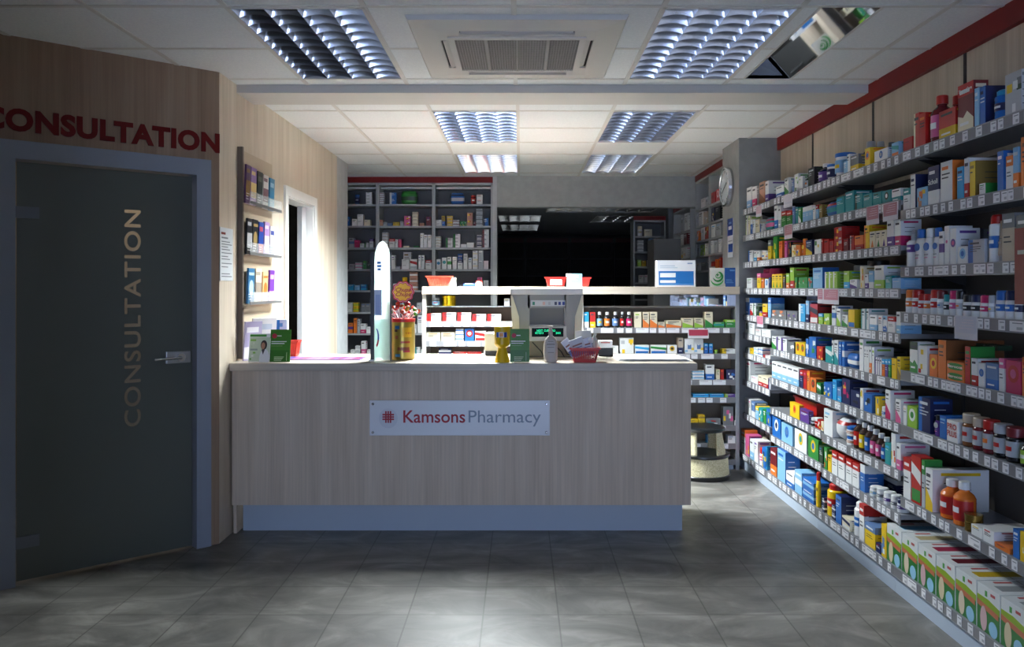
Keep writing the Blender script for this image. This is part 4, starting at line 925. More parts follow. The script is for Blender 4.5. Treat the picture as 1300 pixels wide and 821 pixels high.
P_ = {}
P_['A'] = [
 [(1141,1158,176,'box','rrm','p'),(1153,1160,144,'box','rcr','v',dict(bk=1,d=.08)),(1160,1167,144,'box','rcr','v'),(1167,1175,144,'box','rom','p'),(1176,1190,122,'bot','mrp','',dict(desc='dark red bottle with red cap')),
  (1197,1211,122,'bot','mro','',dict(bk=1,desc='second dark red bottle half behind a carton')),(1192,1213,139,'box','ryo','b',dict(d=.05)),(1216,1236,106,'box','mcr','j',dict(d=.06,text=[('ThermaCare',.87,.07,'w')],desc='maroon heat wrap box with cream picture')),(1237,1243,112,'box','lwb','p'),(1244,1251,110,'box','bnn','x',dict(d=.26)),(1257,1272,114,'can','ban','',dict(desc='blue aerosol with bright blue cap')),(1276,1297,92,'box','sGe','f',dict(d=.02,desc='grey leaflet holder'))],
 [(1141,1155,240,'box','wtn','t'),(1156,1162,222,'box','wnn','x',dict(d=.20)),(1164,1177,238,'box','lof','f',dict(d=.05,bk=0)),(1178,1192,211,'box','nwg','b',dict(text=[('Scholl',.6,.13,'w')],desc='navy foot care carton with green top')),(1194,1209,205,'box','woo','x',dict(d=.2,desc='white carton with orange side and blue figure')),(1215,1223,212,'box','anb','p'),(1224,1230,201,'box','wrs','b',dict(d=.2)),(1231,1238,205,'box','ydd','x',dict(d=.2)),(1243,1251,233,'box','wgg','x',dict(d=.25,desc='low white carton with green side')),(1266,1274,192,'box','bwn','p'),(1277,1286,198,'box','wos','t'),(1286,1293,187,'box','lov','b'),(1296,1310,173,'box','oBo','p')],
 [(1147,1157,292,'pump','wsv',''),(1159,1169,291,'toi','wbb',''),(1170,1181,290,'toi','wwb',''),(1182,1191,289,'toi','wbb',''),(1192,1198,294,'box','wvw','s'),(1199,1205,287,'box','wwp','d'),(1206,1214,290,'box','wvp','d'),(1215,1226,291,'box','svs','t',dict(bk=1,d=.08)),(1216,1228,313,'box','wlb','d',dict(d=.07)),(1229,1250,304,'box','sbl','v',dict(d=.10)),(1229,1249,292,'box','Gvs','v',dict(bk=1)),(1251,1263,272,'can','wrb',''),(1264,1271,280,'tube','usu',''),(1272,1288,271,'box','uGs','t',dict(d=.07)),(1290,1306,273,'box','cGs','t',dict(d=.07))],
 [(1146,1154.5,368,'pot','woo',''),(1155,1162.5,368,'pot','wrr',''),(1163,1169.5,373,'pot','wrr',''),(1170,1177,373,'pot','wro',''),(1178,1186,368,'pot','wrr',''),(1187,1194,369,'pot','wms',''),(1195,1202,374,'pot','wtk',''),(1202,1210,369,'pot','wMp',''),(1210.5,1218,369,'pot','wks',''),(1219,1228,374,'pot','wkk',''),(1229,1239,374,'pot','wnk',''),(1240,1251,375,'pot','wMM',''),(1252,1259,375,'pot','wss',''),(1260,1271,369,'pot','wbb',''),(1272,1283,369,'pot','wnb',''),(1284.5,1294,370,'pot','wbn',''),(1297,1306,378,'pot','wyr','')],
 [(1145.5,1153,452,'box','ydy','p',dict(bk=1,n=2)),(1155,1165,434,'box','wge','j',dict(d=.08)),(1166,1177,439,'box','wrp','f',dict(d=.08)),(1180,1190,450,'box','oyr','d'),(1191,1201,432,'box','oBy','x',dict(d=.25,desc='tall orange carton with deep brown side')),(1202,1224,459,'box','ogr','o',dict(k=2,d=.09,st='o',desc='orange vitamin box with green oval',text=[('Berocca',.5,.3,'w')])),(1225,1232,440,'box','rgg','x',dict(d=.10)),(1233,1267,440,'box','esG','d',dict(bk=1,n=3,zb=.135,d=.06,desc='small dark green box stacked behind')),(1233,1267,460,'box','Ges','p',dict(bk=1,n=3,d=.08)),(1233,1241,455,'box','wro','b'),(1242,1250,461,'box','wbi','d'),(1251.5,1267,461,'box','ibl','b',dict(desc='slate blue carton with a rainbow arc')),(1268,1275,455,'box','wpi','t'),(1277,1296,458,'box','Mrp','d',dict(d=.09)),(1297.5,1308,454,'box','ory','p')],
 [(1146,1151,515,'box','wcs','p'),(1152,1164,516,'box','Lwg','d'),(1166,1181,505,'box','nbr','v',dict(d=.10,desc='tall navy carton with a red and blue front')),(1184,1192,527,'toi','vks',''),(1193,1201,528,'box','blr','p'),(1202,1216,534,'box','wrr','n',dict(d=.07,text=[('PRO',.72,.27,'r'),('PLUS',.38,.27,'r')],desc='white box lettered in red PRO PLUS')),
  (1217,1229,525,'jar','Bus',''),(1230,1242,530,'jar','mus',''),(1243,1255,533,'jar','mrs',''),(1256,1270,538,'jar','kss',''),(1271.5,1286,542,'jar','kms',''),(1291,1303,556,'bot','keL','')],
 [(1140.5,1156,580,'box','wrl','t',dict(d=.06,desc='white and red pack picturing blue mountains')),(1157,1169,579,'box','rwg','h',dict(d=.06)),(1170,1174,584,'box','sgG','t',dict(d=.08)),(1175,1184,595,'box','wys','g',dict(d=.25,desc='white carton with yellow corner and long side')),(1188,1203,608,'bot','owr','',dict(desc='orange bottle with white cap')),(1204.5,1219,611,'bot','owr','',dict(desc='orange bottle with white cap')),
  (1208.5,1219,646,'tin','d','',dict(k=2)),(1220,1232,652,'tin','d','',dict(k=2,bk=0)),(1233,1247,668,'box','wyr','p',dict(d=.2)),(1248,1262,672,'box','wrd','p',dict(d=.2)),(1263,1282,692,'box','orw','p',dict(d=.2)),(1286,1294,672,'box','bwy','p'),(1295,1306,676,'box','ykw','f')],
]
P_['B'] = [
 [(1047,1054,209,'tub','wbn',''),(1056,1066,195,'tub','wbl','',dict(desc='large white tub with blue lid')),(1071,1075,205,'box','lws','p'),(1075,1079,196,'box','wls','v'),(1079.5,1090,197,'box','Gyf','b'),(1091,1100,180,'bot','xsf','',dict(bk=1)),(1098,1104.5,188,'box','yob','d',dict(d=.12,desc='yellow carton with blue oval and orange side')),(1107,1114,180,'bot','xsf','',dict(bk=1)),(1110,1127,190,'box','wbs','d',dict(d=.05)),(1121,1128,181,'bot','xGf','',dict(bk=1)),(1132,1141,181,'box','lto','h')],
 [(1046,1061,256,'bag','btr','',dict(d=.08)),(1062,1072,250,'box','tal','p'),(1073,1084,243,'box','twa','p'),(1085,1095,246,'box','tes','v'),(1096,1107,246,'box','tew','p'),(1108,1119,244,'box','tew','p'),(1120,1131,242,'box','tew','d'),(1132,1143.5,240,'box','wtn','b')],
 [(1046,1052,304,'box','rrt','s'),(1053,1058,306,'box','rms','p'),(1059,1069,288,'box','rms','f',dict(k=2,desc='red stacked carton')),(1071,1077,303,'box','mrG','p'),(1079,1084,299,'box','rsw','v'),(1085,1096,299,'box','orr','b'),(1097,1103.5,286,'box','yod','v'),(1104,1111,294,'box','coo','a'),(1112,1118.5,293,'box','cgg','a'),(1119,1125.5,292,'box','cvv','a'),(1126,1134.5,280,'box','wvv','b'),(1136,1143.5,279,'box','wMM','b')],
 [(1047,1063,345,'box','Lwg','v',dict(n=3)),(1064,1070,350,'box','eLe','p',dict(bk=1)),(1071,1078,344,'box','Lat','b'),(1079,1090,337,'jar','kse','',dict(bk=1)),(1079,1088,355,'box','wvL','g'),(1092,1097,338,'box','cdo','f'),(1098,1102,348,'box','wvy','b'),(1103,1109,344,'box','lwi','b'),(1096,1108,330,'jar','kkk','',dict(bk=1)),(1110,1122,337,'box','wLs','b',dict(d=.12)),(1124,1132,350,'box','tlw','p'),(1132.5,1143.5,353,'box','law','p')],
 [(1046,1053,398,'box','Lya','f'),(1056,1061,388,'box','wbB','s'),(1062,1067,392,'box','wLL','g'),(1069,1076,400,'box','wge','g'),(1077,1085,393,'box','yyb','h',dict(d=.14,desc='yellow carton with blue wave')),(1093,1098,392,'box','wtt','v'),(1099,1103,392,'box','wtt','v'),(1104,1113,400,'box','qls','b'),(1115,1120,401,'box','wrs','p'),(1121,1126,401,'box','wbl','j'),(1127,1136,402,'box','wrs','t'),(1138,1143.5,396,'box','wla','b')],
 [(1048,1056,440,'box','twt','h'),(1053,1058,432,'box','wts','b',dict(bk=0)),(1059,1064,432,'box','wtw','g'),(1065,1068,434,'box','bwv','p'),(1069,1072,434,'box','bwn','s'),(1073,1087,449,'bag','bwb','',dict(d=.06)),(1073,1090,434,'box','nbn','p',dict(bk=1,d=.12)),(1091,1096,430,'box','wgL','p'),(1097,1103,440,'box','wss','p',dict(n=2)),(1103.5,1106,440,'box','wor','b'),(1107,1110,441,'box','wLo','p'),(1111,1119,454,'box','wvs','v',dict(n=3)),(1119.5,1123,456,'box','oav','t'),(1123.5,1127,456,'box','vap','t'),(1127.5,1130.5,456,'box','gab','t'),(1112,1128,443,'box','Ges','p',dict(bk=1,n=2)),(1132,1138,455,'box','yyo','p'),(1139,1143.5,453,'box','ydo','g')],
 [(1046,1056,486,'box','bwb','f',dict(n=2,desc='blue carton with white snowflakes')),(1057,1062,482,'box','abw','p'),(1063,1068,492,'box','iab','b'),(1056,1068,476,'box','nbn','p',dict(bk=1)),(1069,1079,481,'box','nkM','f'),(1080,1091,496,'box','nkt','f'),(1092,1096,493,'box','wrL','f'),(1097,1107,500,'box','byk','f'),(1106,1112,491,'bot','kwk','',dict(bk=1)),(1113,1119,493,'bot','kwk','',dict(bk=1)),(1111.5,1116,504,'box','ybo','f'),(1117,1123,516,'pot','wwb',''),(1124,1130.5,495,'box','wMs','g',dict(d=.12)),(1137,1143.5,507,'box','wpM','g')],
 [(1046,1057,520,'box','wls','p',dict(d=.14,desc='large plain white carton')),(1058,1070,530,'bag','wwr','',dict(d=.16)),(1071,1080,541,'pot','wbf','',dict(k=2,desc='small pudding cup with blue lid'))] +
 [(a, a+6.6, t, 'bot', 'x'+'w'+l, '') for a, t, l in ((1081, 531, 'r'), (1088, 536, 'y'), (1095, 540, 'b'), (1102, 545, 'p'), (1109, 550, 'p'), (1116, 555, 'b'))] + [(1123.5,1130.5,563,'box','tag','p'),(1131.5,1137,550,'box','wro','f',dict(d=.14)),(1138,1143.5,563,'box','wpr','b',dict(d=.14))],
 [(1046,1050,568,'box','gwo','f'),(1051,1055.5,578,'box','ykw','p'),(1056,1063,573,'box','wro','t'),(1064,1072,577,'box','wro','t'),(1074,1081.5,583,'box','wro','t'),(1082,1090.5,588,'box','wro','t'),(1092,1098,590,'box','bwr','t'),(1102,1138,601,'box','nwn','t',dict(bk=1,n=3,d=.12)),(1101,1108.5,617,'pot','wwl',''),(1110,1117,619,'pot','wwG',''),(1118.5,1126,624,'pot','wwv',''),(1128,1135,628,'pot','wwG',''),(1136,1143,633,'pot','wnv','')],
 [(1046.5,1056,612,'can','yrr',''),(1044,1051,633,'box','nws','s',dict(k=2,d=.06)),(1052,1060,640,'box','nws','s',dict(k=2,d=.06)),(1061,1068,629,'box','bnn','x',dict(d=.14)),(1069,1079,657,'box','cnw','h',dict(d=.07)),(1080.5,1090.5,636,'can','wwb','',dict(desc='white domed bottle with blue label')),(1091,1097,640,'box','wrn','t',dict(d=.12,desc='tall white carton with red and navy top')),(1098,1111,666,'box','yin','t',dict(d=.08)),(1112,1118,690,'box','nrn','p'),(1119,1125,666,'box','yni','f',dict(d=.10))],
]
P_['C'] = [
 [(985,995,236,'box','wbr','b',dict(d=.05)),(996,1001,226,'box','wgs','g',dict(d=.12)),(1005,1008,227,'box','isn','p'),(1008.5,1013.5,221,'box','wgL','f'),(1014,1019,224,'box','wgL','f'),(1020,1024.5,222,'bot','ees',''),(1026,1034,213,'box','kee','v'),(1036,1044,208,'bot','nwv','')],
 [(983,987.5,261,'box','wbg','b'),(988,991.5,262,'box','wsb','b'),(992,998,268,'box','grr','t'),(998.5,1005,268,'box','grr','t'),(1006,1009,263,'box','ibw','p'),(1010,1013,263,'box','twg','p'),(1013.5,1017,264,'box','gwr','g'),(1019,1031,262,'box','lwb','t',dict(n=3)),(1032,1035,263,'box','wgs','p'),(1035.5,1038.5,260,'box','lro','t'),(1040,1044,260,'box','dLy','p')],
 [(981.5,987,298,'box','gyg','f',dict(desc='bright green carton with yellow bird shape')),(989,993,306,'box','orc','p'),(996,999,306,'box','pvp','p'),(1001,1004,307,'box','kot','f'),(1005,1010,311,'box','cbo','f'),(1010.5,1016,311,'box','ofb','f'),(1017,1021,303,'toi','ooy',''),(1023,1031,305,'box','nyk','g'),(1034,1042,304,'box','wtg','f'),(1043,1044.8,303,'box','rwr','p')],
 [(979.5,993,348,'box','ygo','a',dict(n=3,desc='yellow and green tea carton')),(994,997,350,'box','xyd','p'),(998,1002,347,'box','Loy','b'),(1003,1008,340,'box','Lro','b'),(1009,1012,352,'box','gro','f'),(1008,1019,340,'box','xde','p',dict(bk=1)),(1014,1025,352,'box','gor','f',dict(n=2)),(1026,1031,352,'box','tor','f'),(1032,1044,340,'box','lbb','x',dict(d=.1))],
 [(980,998,394,'box','Gro','f',dict(n=2,d=.08)),(999,1012,395,'box','Gyv','f',dict(n=2,d=.08)),(1014,1022,386,'box','awt','v'),(1023,1027,382,'box','lno','b'),(1024,1037,376,'box','nkn','p',dict(bk=1)),(1028.5,1038,386,'box','rkw','h'),(1039,1044.5,398,'box','Lay','t')],
 [(980,985.5,427,'box','wgL','g'),(986,991.5,428,'box','wvg','v'),(992,999,430,'box','wvl','v'),(1000,1008,434,'box','Ggw','f'),(1010,1022,435,'box','yrg','d',dict(n=2,d=.07)),(1023,1026.5,430,'box','brw','f'),(1027,1036,428,'box','bgn','f'),(1037,1044.5,440,'box','ryo','f')],
 [(980,1014,463,'box','wls','b',dict(n=5,d=.25)),(1015.5,1019.5,470,'box','nrp','t'),(1020,1024,471,'box','rpm','p'),(1024.5,1028,471,'box','oyB','p'),(1028.5,1036,480,'box','oer','d',dict(d=.05)),(1037,1044,470,'box','mrx','p',dict(bk=1,d=.12)),(1037,1042,486,'box','gwe','h')],
 [],
 [(980.5,991,530,'box','bwn','d',dict(d=.1)),(992,1006,539,'box','lbi','d',dict(d=.2)),(1009,1024,547,'box','wyt','d',dict(d=.16,desc='white carton with yellow edge and teal circle')),(1026,1039,556,'box','gyb','d',dict(d=.16)),(1040,1044.5,566,'box','ebg','p')],
 [(978,986,570,'box','mos','b'),(987,997,567,'box','lbb','x',dict(d=.10)),(998,1008,600,'box','qbs','b',dict(d=.12)),(1010,1025,578,'box','xmr','h',dict(bk=1,d=.1,desc='dark brown chocolate box leaning at the back')),(1009,1018,598,'box','lwr','s',dict(d=.11)),(1019,1033,609,'box','blB','s',dict(k=2,d=.11)),(1034.5,1044,601,'toi','yrd','',dict(desc='tall yellow bottle with red cap'))],
]
P_['D'] = [
 [(948,954,238,'box','wlv','b'),(955,960,237,'box','wMr','b'),(964,970.5,231,'box','fBw','g'),(971.5,976,230,'box','wvr','b',dict(d=.2)),(961,963.5,236,'box','GsG','p')],
 [(946.8,949,273,'box','wLg','v'),(950,952,274,'box','cLr','p'),(952.5,955,279,'box','bwr','t'),(955.5,958.5,279,'box','wcs','p'),(959,964,279,'box','cwy','p'),(965,969,284,'box','wbs','v'),(970,978.5,276,'bag','tpM','',dict(d=.06))],
 [(950,955.5,318,'box','wbs','v'),(957,960.5,319,'box','wal','b'),(961,964.5,319,'box','wow','b'),(965.5,970,318,'tub','cwc',''),(970.5,974.5,319,'tub','wss',''),(949.5,956,305,'toi','wwu','',dict(bk=1)),(975,978.7,305,'box','yGg','t')],
 [(948,955,353,'box','wgL','p'),(961,966,347,'box','ypo','t'),(966.5,970,354,'box','owy','p'),(965,972,337,'pot','pMM','',dict(bk=1)),(973,980,338,'pot','MMp','',dict(bk=1)),(971,975.5,354,'box','wbl','d'),(976,978.6,352,'box','nbv','p')],
 [(946.5,951.5,378,'box','bbw','j'),(952,956,385,'box','wrs','g'),(956.3,959.6,385,'box','wgo','v'),(960,963.5,389,'box','eks','p'),(964,967.5,395,'box','yvo','t'),(968,974,386,'box','yrp','b'),(975,978.6,378,'box','lbo','t')],
 [(946,950.5,408,'box','weG','d'),(951,958,410,'box','wGe','p'),(959,966,418,'box','wrl','p'),(967,978.5,418,'box','wsr','p',dict(k=2))],
 [(947,951.5,441,'box','wgo','p'),(952,956.5,442,'box','yyo','p'),(955,959,433,'box','yny','p',dict(bk=1)),(957,962,441,'box','wlb','s',dict(k=2)),(962.5,968,441,'box','wbp','s',dict(k=2)),(969,978,451,'box','wrp','v')],
 [(947,952.5,458,'box','wMl','p',dict(d=.2)),(953,962,478,'box','wpr','p',dict(d=.12)),(962.5,975,478,'box','crp','b',dict(n=2,d=.12)),(975.5,978.6,480,'box','svw','v')],
 [(946,950,505,'box','wcs','p'),(950.4,953.4,507,'box','wps','p'),(954,958.5,510,'box','iwp','b'),(959,963,516,'box','lyw','t'),(963.4,968.5,518,'box','tvw','f'),(969,972.6,520,'box','gwt','p'),(973,978.6,520,'box','bgn','f')],
 [(941,946,545,'box','wor','t'),(946.4,951,552,'box','pvo','f'),(951.5,957,544,'bot','cwB','',dict(bk=1)),(958,963.5,544,'bot','cwB','',dict(bk=1)),(964,970,545,'bot','cwB','',dict(bk=1)),(952,957,558,'box','wlc','b'),(957.4,962,559,'box','wvo','p'),(962.4,967,568,'pot','wrp',''),(967.4,972,568,'box','bkl','f'),(972.4,977.6,568,'box','abn','f')],
]
for k_ in 'ABCD':
    y0, y1 = BAYS[k_]; n = len(HTS[k_])
    for i, items in enumerate(P_[k_]):
        base = i == n-1; xf = BX if base else SX; zmax = (HTS[k_][i-1]-.05) if i else 2.6
        if k_ == 'D' and base: pass
        RW.__defaults__[0][0] = xf
        lo, hi = y0+.004, y1-.004
        f = rpx(xf)
        def g(x0, x1, yt, ins, f=f, lo=lo, hi=hi):
            a, b_, z = f(x0, x1, yt, ins); return max(a, lo), min(b_, hi), z
        if not items: continue
        place_row(items, RW, HTS[k_][i], zmax, '%s shelf down, %s, right wall' % (ORD[i+1], BAYN[k_]), 'products on the %s shelf down of the %s, right wall' % (ORD[i+1], BAYN[k_]), -math.pi/2, g, dmax=(.30 if not base else .32))
# red basket of oddments on the third bay
RW.__defaults__[0][0] = SX
zz = HTS['C'][7]
bsk = basket((SX+.178, 5.32, zz), .42, .34, .21, .125, '#b8201a', 'large red basket of small packs, eighth shelf of third bay', rz=-math.pi/2, slots=False)
for (yy, w, h, c, st, lab) in ((5.17, .11, .10, 'yor', 'd', 'yellow and orange carton in front of the large red shelf basket'),):
    pass
place_row([(1002,1014,512,'box','yor','d',dict(d=.03,desc='yellow carton in front of the red shelf basket')),(1015,1026,520,'box','vms','p',dict(d=.03,desc='purple carton in front of the red shelf basket')),(1027,1031,530,'pot','kws',''),(1032,1036,530,'pot','rwr',''),(1037,1041,533,'box','ryc','f'),(1041.5,1044.6,535,'box','cyr','f')], RW, zz, .745, 'eighth shelf down, third bay, right wall', 'products on the eighth shelf down of the third bay, right wall', -math.pi/2, rpx(SX-.004), dmax=.05, dd=.04)
for i, (dy, dx, c) in enumerate(((.08, 0, 'qss'), (-.05, .02, 'wks'), (.0, -.04, 'qrs'))):
    product('box', .12, .05, .08, c, 'p', (SX+.14+dx, 5.32+dy, zz+.06+.05*i), -math.pi/2+.3*i, ['white carton lying at the back of the large red shelf basket', 'white carton with black print lying in the large red shelf basket', 'white carton with red print lying in the large red shelf basket'][i], 'packs in the large red shelf basket')
# wipes and nappy cartons on the near base shelf
for i in range(10):
    y1 = 3.92 - .155*i
    if i == 0: pass
    c = i % 2
    w = .150; yc = y1 - w/2; z = .126; h = .178
    if yc - w/2 < 2.83: break
    lab = ['leftmost green-fronted nappy carton on the near base shelf, blue striped top', 'second green-fronted nappy carton on the near base shelf', 'third green-fronted nappy carton on the near base shelf, pink striped top', 'fourth green-fronted nappy carton on the near base shelf, maroon striped top', 'fifth green-fronted nappy carton on the near base shelf, yellow striped top', 'sixth green-fronted nappy carton on the near base shelf', 'seventh green-fronted nappy carton, nearest group on the base shelf', 'eighth green-fronted nappy carton, nearest group on the base shelf', 'ninth green-fronted nappy carton on the near base shelf', 'tenth green-fronted nappy carton on the base shelf'][i]
    o = empty('nappy_carton', (BX+.012, yc, z), -math.pi/2, lab, 'box', 'green-fronted nappy cartons on the base shelf')
    b = MB(); x = w/2-.002; e = .0006; d = .30
    b.box(-x, x, 0, d, 0, h, mat('#cfd3d4', .4)).prism([(-x, 0), (x, 0), (x, h*.52), (-x, h*.62)], -e, 0, mat('#2c7434', .4), 'y')
    b.prism([(-x, h*.62), (x, h*.52), (x, h*.66), (0, h*.74), (-x, h*.74)], -e, 0, mat('#8aa82a', .4), 'y').prism([(-x, h*.52), (x*.9, h*.42), (x*.9, h*.54), (-x, h*.64)], -2*e, -e, mat('#b8694a', .4), 'y')
    b.prism(ell(-x*.4, h*.28, .022, .048), -3*e, -2*e, mat(['#cdbf9e', '#d3c4ac', '#c9a8ac'][i % 3], .4), 'y').prism(ell(x*.45, h*.16, .028, .03), -3*e, -2*e, mat('#8fc0dc', .4), 'y')
    b.box(-x*.3, -x*.1, -e, 0, h*.78, h*.9, mat('#4f9a4a')).box(x*.2, x*.6, -e, 0, h*.84, h*.9, mat('#b05050'))
    tc = ['#5f9ab8', '#b0a27a', '#9a2a48', '#5a1422', '#b89a1c', '#8a8e90'][min(i, 5)]
    b.box(-x*.2, x*.55, .03, d-.02, h, h+e, mat(tc, .4)).box(-x*.8, -x*.6, .05, .12, h, h+e, mat('#a84a4a'))
    b.box(-x, x, d*.5-.001, d*.5+.001, h, h+e*1.5, mat('#7a7c7e'))
    b.build('carton', o)
# ------------------------------------------------------------------ unit facing the counter (medicines behind the till)
MY = 6.40; MX0, MX1 = X(536, MY), X(939, MY)
mu = empty('back_counter_unit', ((MX0+MX1)/2, MY, 0), 0, 'waist-high open shelving unit behind the counter, white-lit at left', 'shelving')
DP = [6.55, 6.84]
WB = mat('#cfccc4', .45)
md = bevel(W(MB().box(MX0, MX1, MY-.02, 6.84, 1.397, 1.457, W_TOP).build and MB().box(MX0, X(938.5, MY), MY-.02, 6.545, 1.397, 1.457, W_TOP).box(MX0, 1.775, 6.545, 6.84, 1.397, 1.457, W_TOP), mu).build('top_slab', mu), .002)
for px0, px1, nm in ((536, 541, 'side_panel'), (737, 740.5, 'divider')):
    W(MB().box(X(px0, MY), X(px1, MY), MY, 6.84, 0, 1.397, WB), mu).build(nm, mu)
W(MB().box(X(934, MY), X(938.5, MY), MY, 6.545, 0, 1.397, SHM), mu).build('side_panel', mu)
W(MB().box(X(541, MY), X(737, MY), 6.70, 6.715, .08, 1.31, mat('#7a6350', .5)).box(X(740.5, MY), X(934, MY), 6.70, 6.715, .08, 1.302, PANELB) if False else MB().box(X(541, MY), X(737, MY), 6.70, 6.715, .08, 1.30, mat('#7a6350', .5)).box(X(740.5, MY), 1.775, 6.70, 6.715, .08, 1.30, mat('#85796a', .6)), mu).build('back_panel', mu)
W(MB().box(X(541, MY), 1.70, 6.42, 6.44, 0, .08, KICK), mu).build('plinth', mu)
LEFTS = [Z(388.5, MY), Z(408, MY), Z(433, MY), Z(449.5, MY), .70, .5, .3]
RIGHTS = [Z(389, MY), Z(416, MY), Z(449, MY), Z(482, MY), Z(504.5, MY), Z(540, MY), Z(563, MY), .08]
GL = glass('clear_shelf', '#dfe8e4', .4)
for side, zs, xa, xb in (('L', LEFTS, X(541, MY), X(737, MY)), ('R', RIGHTS, X(740.5, MY), X(934, MY))):
    R = rnd('mu', side)
    for i, z in enumerate(zs):
        if i == 0:
            W(MB().box(xa, xb, MY+.02, 6.54, z-.008, z, GL if side == 'L' else mat('#6e6a62', .4)), mu).build('shelf', mu); continue
        s_ = W(MB().box(xa, xb, MY+.006, 6.54, z-.015, z, SHM).box(xa, xb, MY+.001, MY+.006, z-.043, z+.002, mat('#8e8f93', .4) if side == 'L' else LIPM), mu).build('shelf', mu)
        if z < .45 and side == 'L': continue
        xx = xa+.03
        while xx < xb-.06:
            wd = R.choice([.05, .05, .055, .10])
            W(MB().box(xx, xx+wd, MY-.001, MY+.0008, z-.040, z-.003, TICK).box(xx+.006, xx+wd*.7, MY-.0015, MY-.001, z-.014, z-.010, mat('#9a9ca2')), mu).build('price_ticket', s_)
            xx += wd + R.choice([.01, .02, .06, .03])
# mirrored panel in the top gap at the right
W(MB().box(X(850, 6.56), 1.775, 6.535, 6.54, RIGHTS[0], 1.39, MIRROR), mu).build('mirror_panel', mu)
o = empty('shelf_card', (X(886.5, 6.395), 6.395, Z(423, 6.395)), 0, 'pink and white card on the shelf edge behind the counter right end', 'shelf card', 'cards hanging from the shelf edges')
MB().box(-.082, .082, -.003, 0, -.04, .035, mat('#d8d4d8')).box(-.076, .076, -.004, -.003, -.018, .03, mat('#a8304a')).build('card', o)
def FWf(Yf):
    def tw(u, ins, z): return Vector((u, Yf+ins, z + .0008))
    def pp(x0, x1, yt, ins): return X(x0, Yf+ins), X(x1, Yf+ins), Z(yt, Yf+ins)
    return tw, pp
def rows(Yf, zs, data, where, grp, dmax, dd=.08, cat='box', name='carton', zgap=.045):
    tw, pp = FWf(Yf)
    for i, items in data.items():
        if items: place_row(items, tw, zs[i], (zs[i-1]-zgap) if i else zs[0]+.4, where % ORD[i+1], grp % ORD[i+1], 0, pp, dmax=dmax, dd=dd, cat=cat, name=name)
LD = {0: [(548,558,378,'jar','Gsl',''),(560,578,375,'tin','y','',dict(desc='large yellow tin with cartoon-free picture')),(640,647,379,'box','wyc','p')],
 1: [(542,560,398,'box','wro','v'),(561.5,579,397,'box','wro','v'),(580.5,598,397,'box','wrv','v'),(599.5,617,399,'box','wro','v'),(618.5,636,399,'box','wro','v')],
 2: [(541.5,559,422,'box','cod','p'),(560,577.5,422,'box','coy','p'),(578.5,588.5,417,'box','wbb','s',dict(k=3)),(590,602,417,'box','brw','d'),(603,617,420,'box','wrr','h'),(618.5,630,421,'box','wbr','h')],
 3: [(557,573,442,'box','nws','s'),(575,592,446.5,'box','rwr','p'),(593,611,446.5,'box','rwo','p'),(614,640,444,'box','wbl','p')]}
LD[0][1] = (560,578,375,'tin','y','',dict(desc='large yellow tin'))
rows(MY, LEFTS, LD, '%s shelf down, left half of unit behind counter', 'medicines on the %s shelf of the unit behind the counter, left half', .14)
RD = {1: [(740.8,747.5,396,'box','awy','b'),(749,756,396,'box','ryw','b'),(757.5,765.5,389,'bot','kwl',''),(767,775.5,389,'bot','kwo',''),(777.5,786,389,'bot','kwi',''),(787.5,793,392,'bot','kwr',''),(795,803,392,'bot','kwM',''),(805.5,814.5,393,'box','cLg','p'),(816,824,393,'box','coo','g'),(825,834.5,393,'box','coo','g'),(835.5,844,409,'box','coo','g'),(845.5,865,407,'box','coy','g'),(866.5,880,404,'box','cLg','g'),(881.5,893,404,'box','cLg','g'),(895,905,394,'box','cgd','g'),(906,919.5,409,'box','gtw','s'),(921,933.5,406,'box','gLw','t')],
 2: [(763,785,439,'box','wsr','p',dict(bk=0)),(787,804.5,429,'box','wso','f'),(806,824,438,'box','wab','h'),(826,846,438,'box','wgb','h'),(847,859.5,438,'box','qyx','d'),(861,867.5,429,'box','unc','b'),(869,893,430,'box','wil','f',dict(n=2,desc='white and slate blue carton')),(894,899,436,'box','bay','t'),(900,905,436,'box','bay','t'),(907,912,444,'pot','LLg',''),(917,933.5,443,'box','wyw','v')],
 3: [(880,894,470,'box','wab','s',dict(k=3)),(896,907,463,'box','wbr','b'),(909,914,469,'box','cgd','p'),(915,919,469,'box','roy','p'),(922,933.5,469,'box','nbw','f')],
 4: [(880,900,500,'box','abw','s'),(901,919,500,'box','abt','s'),(920,933.5,500,'box','vLw','v')],
 5: [(877,886,532,'box','ydk','p'),(887,895,527,'box','ydk','s',dict(k=2)),(896,915,531,'box','Gtr','f'),(918,931,516,'box','Gpw','f',dict(desc='clear pack with a pink and red card')),(932,933.9,534,'box','wrs','p')],
 6: [(898,912,553,'box','abt','s',dict(k=2)),(924,933.5,553,'box','wis','p')],
 7: []}
rows(MY, RIGHTS, RD, '%s shelf down, right half of unit behind counter', 'medicines on the %s shelf of the unit behind the counter, right half', .14)
